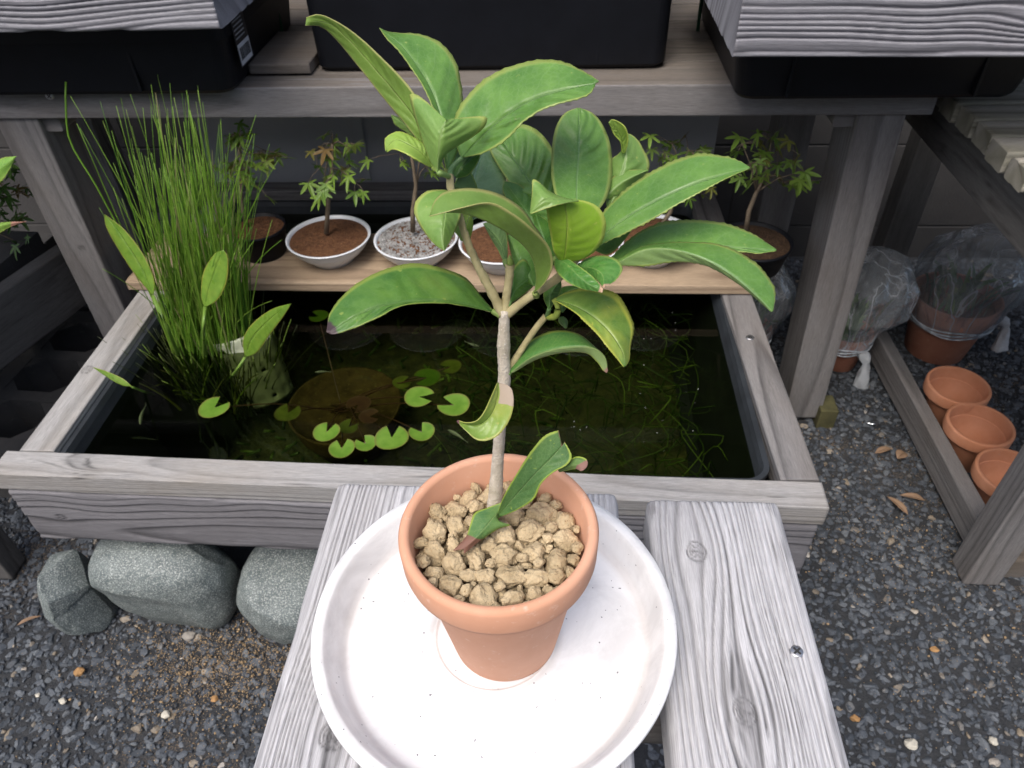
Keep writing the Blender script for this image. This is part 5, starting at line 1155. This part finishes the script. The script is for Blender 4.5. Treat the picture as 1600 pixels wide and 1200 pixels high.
leaf([(834,446),(822,425),(808,400),(795,366)], [(832,446),(815,436),(802,410),(792,368)], [(836,446),(846,420),(845,390),(825,365),(795,362)], .303, .312, G1, serr=.2)
# arching leaf in two visible halves
leaf([(836,458),(838,428),(826,393),(792,363),(742,338),(702,331),(671,337)], [(836,456),(852,425),(855,385),(835,352),(815,325),(780,303),(740,294),(700,298),(680,312),(671,337)], [(835,458),(852,442),(864,415),(858,385),(832,357),(800,332),(765,316),(720,324),(695,331),(671,337)], .288, .250, GO, bow=-.010, dl=.012, dr=-.006, pet=[(838,462,.291)], swap=True, serr=.15, quilt=.0003, na=12, n=60, label='long arching leaf curling from the middle branch towards the left')
# right cluster, back to front
leaf([(868,348),(842,305),(812,262),(784,222)], [(872,352),(845,345),(815,312),(788,275),(765,234),(775,218),(784,220)], [(870,345),(872,290),(866,240),(845,208),(818,194),(795,200),(784,220)], .303, .322, G1, dl=.003, dr=.006, serr=.2, quilt=.0022)
leaf([(872,415),(850,375),(822,330),(790,285)], [(870,418),(838,395),(808,345),(786,300),(789,283)], [(874,412),(875,365),(855,330),(815,290),(790,283)], .300, .312, G2, serr=.3)
leaf([(868,412),(855,385),(845,360),(838,335)], [(866,412),(846,398),(832,370),(836,336)], [(870,412),(872,380),(862,350),(838,334)], .297, .305, G2, serr=.3)
leaf([(903,345),(901,290),(905,225),(904,170)], [(900,345),(874,320),(862,280),(862,235),(868,200),(882,177),(903,168)], [(906,345),(938,325),(954,290),(956,240),(946,203),(928,178),(905,168)], .281, .306, G1, bow=.003, dl=.003, dr=.006, serr=.25, quilt=.0022, label='upright rounded glossy leaf at the centre of the right cluster')
leaf([(950,330),(966,290),(977,250),(978,212)], [(948,330),(945,290),(950,255),(966,240),(975,228),(978,210)], [(952,330),(990,300),(1015,262),(1005,232),(992,214),(978,207)], .302, .300, G3, dl=.004, dr=.006, serr=.3)
leaf([(974,240),(972,222),(965,205),(953,190)], [(972,240),(970,222),(960,210),(952,192)], [(976,240),(981,218),(977,200),(965,190),(954,187)], .299, .288, GL, dl=0, dr=-.003, serr=.3)
leaf([(945,310),(965,290),(985,278),(1012,266)], [(943,308),(950,285),(970,268),(990,265),(1012,265)], [(947,312),(970,305),(995,285),(1013,267)], .300, .298, G3, serr=.2)
leaf([(928,388),(950,375),(970,360),(995,345)], [(926,386),(940,360),(970,345),(995,343)], [(930,392),(950,398),(972,380),(996,347)], .300, .310, G2, serr=.2)
leaf([(926,382),(975,343),(1030,312),(1080,290),(1125,275),(1171,262)], [(922,380),(934,345),(955,316),(992,284),(1040,256),(1088,240),(1130,243),(1158,252),(1171,261)], [(930,386),(975,366),(1022,342),(1062,318),(1102,296),(1140,276),(1171,263)], .288, .272, G1, bow=-.004, dl=.010, dr=-.003, pet=[(900,402,.287)], serr=1.5, n=60, label='long finely serrated leaf pointing right, upper of the right group')
leaf([(952,412),(1000,398),(1060,389),(1110,385),(1160,388),(1213,390)], [(950,410),(970,385),(1000,361),(1035,347),(1082,343),(1130,348),(1175,364),(1200,380),(1213,389)], [(954,414),(1000,412),(1050,405),(1105,402),(1150,393),(1185,396),(1213,392)], .296, .285, G1, bow=-.003, dl=.009, dr=-.002, serr=1.2, n=56, quilt=.0012, pet=[(905,415,.289)], label='puckered serrated leaf just above the drooping one')
leaf([(962,412),(1005,390),(1050,389),(1100,404),(1145,430),(1183,462),(1207,486)], [(960,409),(1000,386),(1040,379),(1085,378),(1130,383),(1178,408),(1206,440),(1212,462),(1208,486)], [(964,414),(1010,416),(1058,409),(1105,415),(1150,440),(1180,464),(1206,488)], .287, .272, G1, bow=-.004, dl=.008, dr=.003, rev=(False, True), serr=1.1, n=60, pet=[(905,415,.289)], label='long leaf drooping at its tip at the far right of the seedling')
LMk = leaf([(880,410),(884,385),(886,350),(882,318)], [(878,410),(865,392),(859,358),(853,324)], [(883,410),(915,402),(940,378),(946,345),(932,322),(905,313),(884,316)], .280, .262, GL, bow=-.003, dl=.003, dr=.005, pet=[(884,420,.286)], serr=.4, swap=True, quilt=.0002, label='lime leaf with its underside facing the camera, folded over at the top')
leaf([(903,313),(875,312),(850,313),(828,333)], [(905,314),(882,318),(855,325),(828,334)], [(903,312),(880,308),(858,298),(842,284),(832,281),(831,300),(828,332)], .2615, .256, G3, bow=-.004, dl=0, dr=.004, serr=.3, quilt=.0002, n=34)
leaf([(866,403),(885,412),(905,432),(922,445),(942,453)], [(866,404),(868,422),(885,440),(910,452),(940,457)], [(867,402),(886,404),(908,418),(928,434),(942,451)], .281, .266, GT, bow=-.002, dl=.003, dr=.002, pet=[(880,425,.286)], swap=True, serr=.3)
leaf([(902,420),(922,418),(940,428),(944,448)], [(902,422),(918,428),(932,438),(943,450)], [(902,416),(915,404),(938,399),(962,404),(973,420),(962,438),(945,448)], .283, .266, GT, bow=-.002, dl=.002, dr=.004, swap=True, serr=.4)
leaf([(858,482),(860,462),(866,450),(876,438)], [(856,482),(849,465),(853,448),(875,437)], [(860,482),(870,468),(877,452),(877,438)], .300, .302, G2, pet=[(855,494,.306)], serr=.2)
leaf([(876,495),(880,502),(884,512)], [(874,495),(874,503),(884,513)], [(880,494),(886,502),(885,513)], .315, .315, G2, serr=0)
leaf([(878,487),(884,460),(895,452),(915,448)], [(876,487),(870,462),(880,448),(915,446)], [(880,488),(895,470),(912,458),(916,448)], .310, .312, G2, serr=.2)
leaf([(866,468),(898,478),(926,494),(952,518),(972,548),(977,572)], [(864,468),(876,474),(902,492),(930,518),(952,545),(975,574)], [(868,466),(886,456),(915,449),(945,452),(968,463),(986,494),(991,515),(986,540),(984,562),(978,572)], .296, .280, GY, bow=-.004, dl=-.003, dr=.010, pet=[(856,495,.306),(868,494,.302),(872,480,.298)], swap=True, serr=.7, n=56, label='broad yellow edged leaf hanging at the lower right')
leaf([(797,582),(830,558),(868,545),(905,541),(930,544),(946,558),(950,580)], [(795,580),(808,553),(835,528),(868,516),(903,521),(928,540),(944,556),(950,578)], [(799,583),(838,561),(880,550),(915,551),(932,564),(942,578),(948,583)], .318, .300, GV, bow=-.003, dl=.010, dr=.004, pet=[(793,586,.321)], rev=(False, True), serr=.25, label='brown tipped leaf arching right from the lowest branch')
leaf([(770,486),(735,477),(700,471),(660,470),(620,474),(580,484),(545,500),(514,520)], [(770,484),(752,462),(728,434),(692,419),(650,411),(606,419),(565,438),(535,462),(515,490),(510,518)], [(770,488),(735,480),(700,474),(660,473),(625,478),(590,496),(555,512),(525,522),(515,522)], .302, .272, GW, bow=-.006, dl=.012, dr=-.002, pet=[(784,494,.302)], swap=True, serr=.45, n=64, quilt=.0010, label='large arching leaf reaching left with a withered purple brown tip')
leaf([(779,598),(777,622),(768,647),(752,662),(735,664),(714,658)], [(778,597),(768,620),(756,645),(744,658),(728,661),(714,657)], [(781,598),(799,607),(802,636),(792,664),(772,684),(748,688),(729,674),(714,659)], .316, .306, GX, bow=-.004, dl=-.004, dr=-.003, swap=True, serr=.15, quilt=.0004, label='curled leaf with a dry grey patch clasping the middle of the trunk')
# leaves lying over the pumice
leaf([(779,806),(805,775),(835,742),(860,717),(878,697)], [(777,803),(786,778),(806,742),(830,705),(851,681),(873,672)], [(781,808),(808,797),(834,780),(846,755),(864,738),(886,726),(893,712),(882,690)], .360, .335, GP, bow=-.006, dl=-.003, dr=-.004, serr=.45, n=50, label='dark green leaf rising from the pot rim side with a torn end')
leaf([(872,735),(890,728),(903,727),(908,735)], [(870,731),(886,722),(902,714),(916,718),(917,728),(909,736)], [(874,738),(888,735),(900,733),(907,736)], .342, .332, GPC, serr=.1, quilt=0, dl=-.002, dr=.002, label='brown curled corner of the torn leaf')
leaf([(784,794),(768,812),(748,836),(724,858)], [(784,785),(762,793),(742,801),(735,818),(728,838),(708,860)], [(784,806),(775,815),(798,820),(778,827),(757,841),(745,849),(726,865)], .361, .352, GPB, bow=-.003, dl=.004, dr=.004, swap=True, serr=.2, n=44, quilt=.0003, label='small green leaf with a reddish brown tip lying on the pumice')
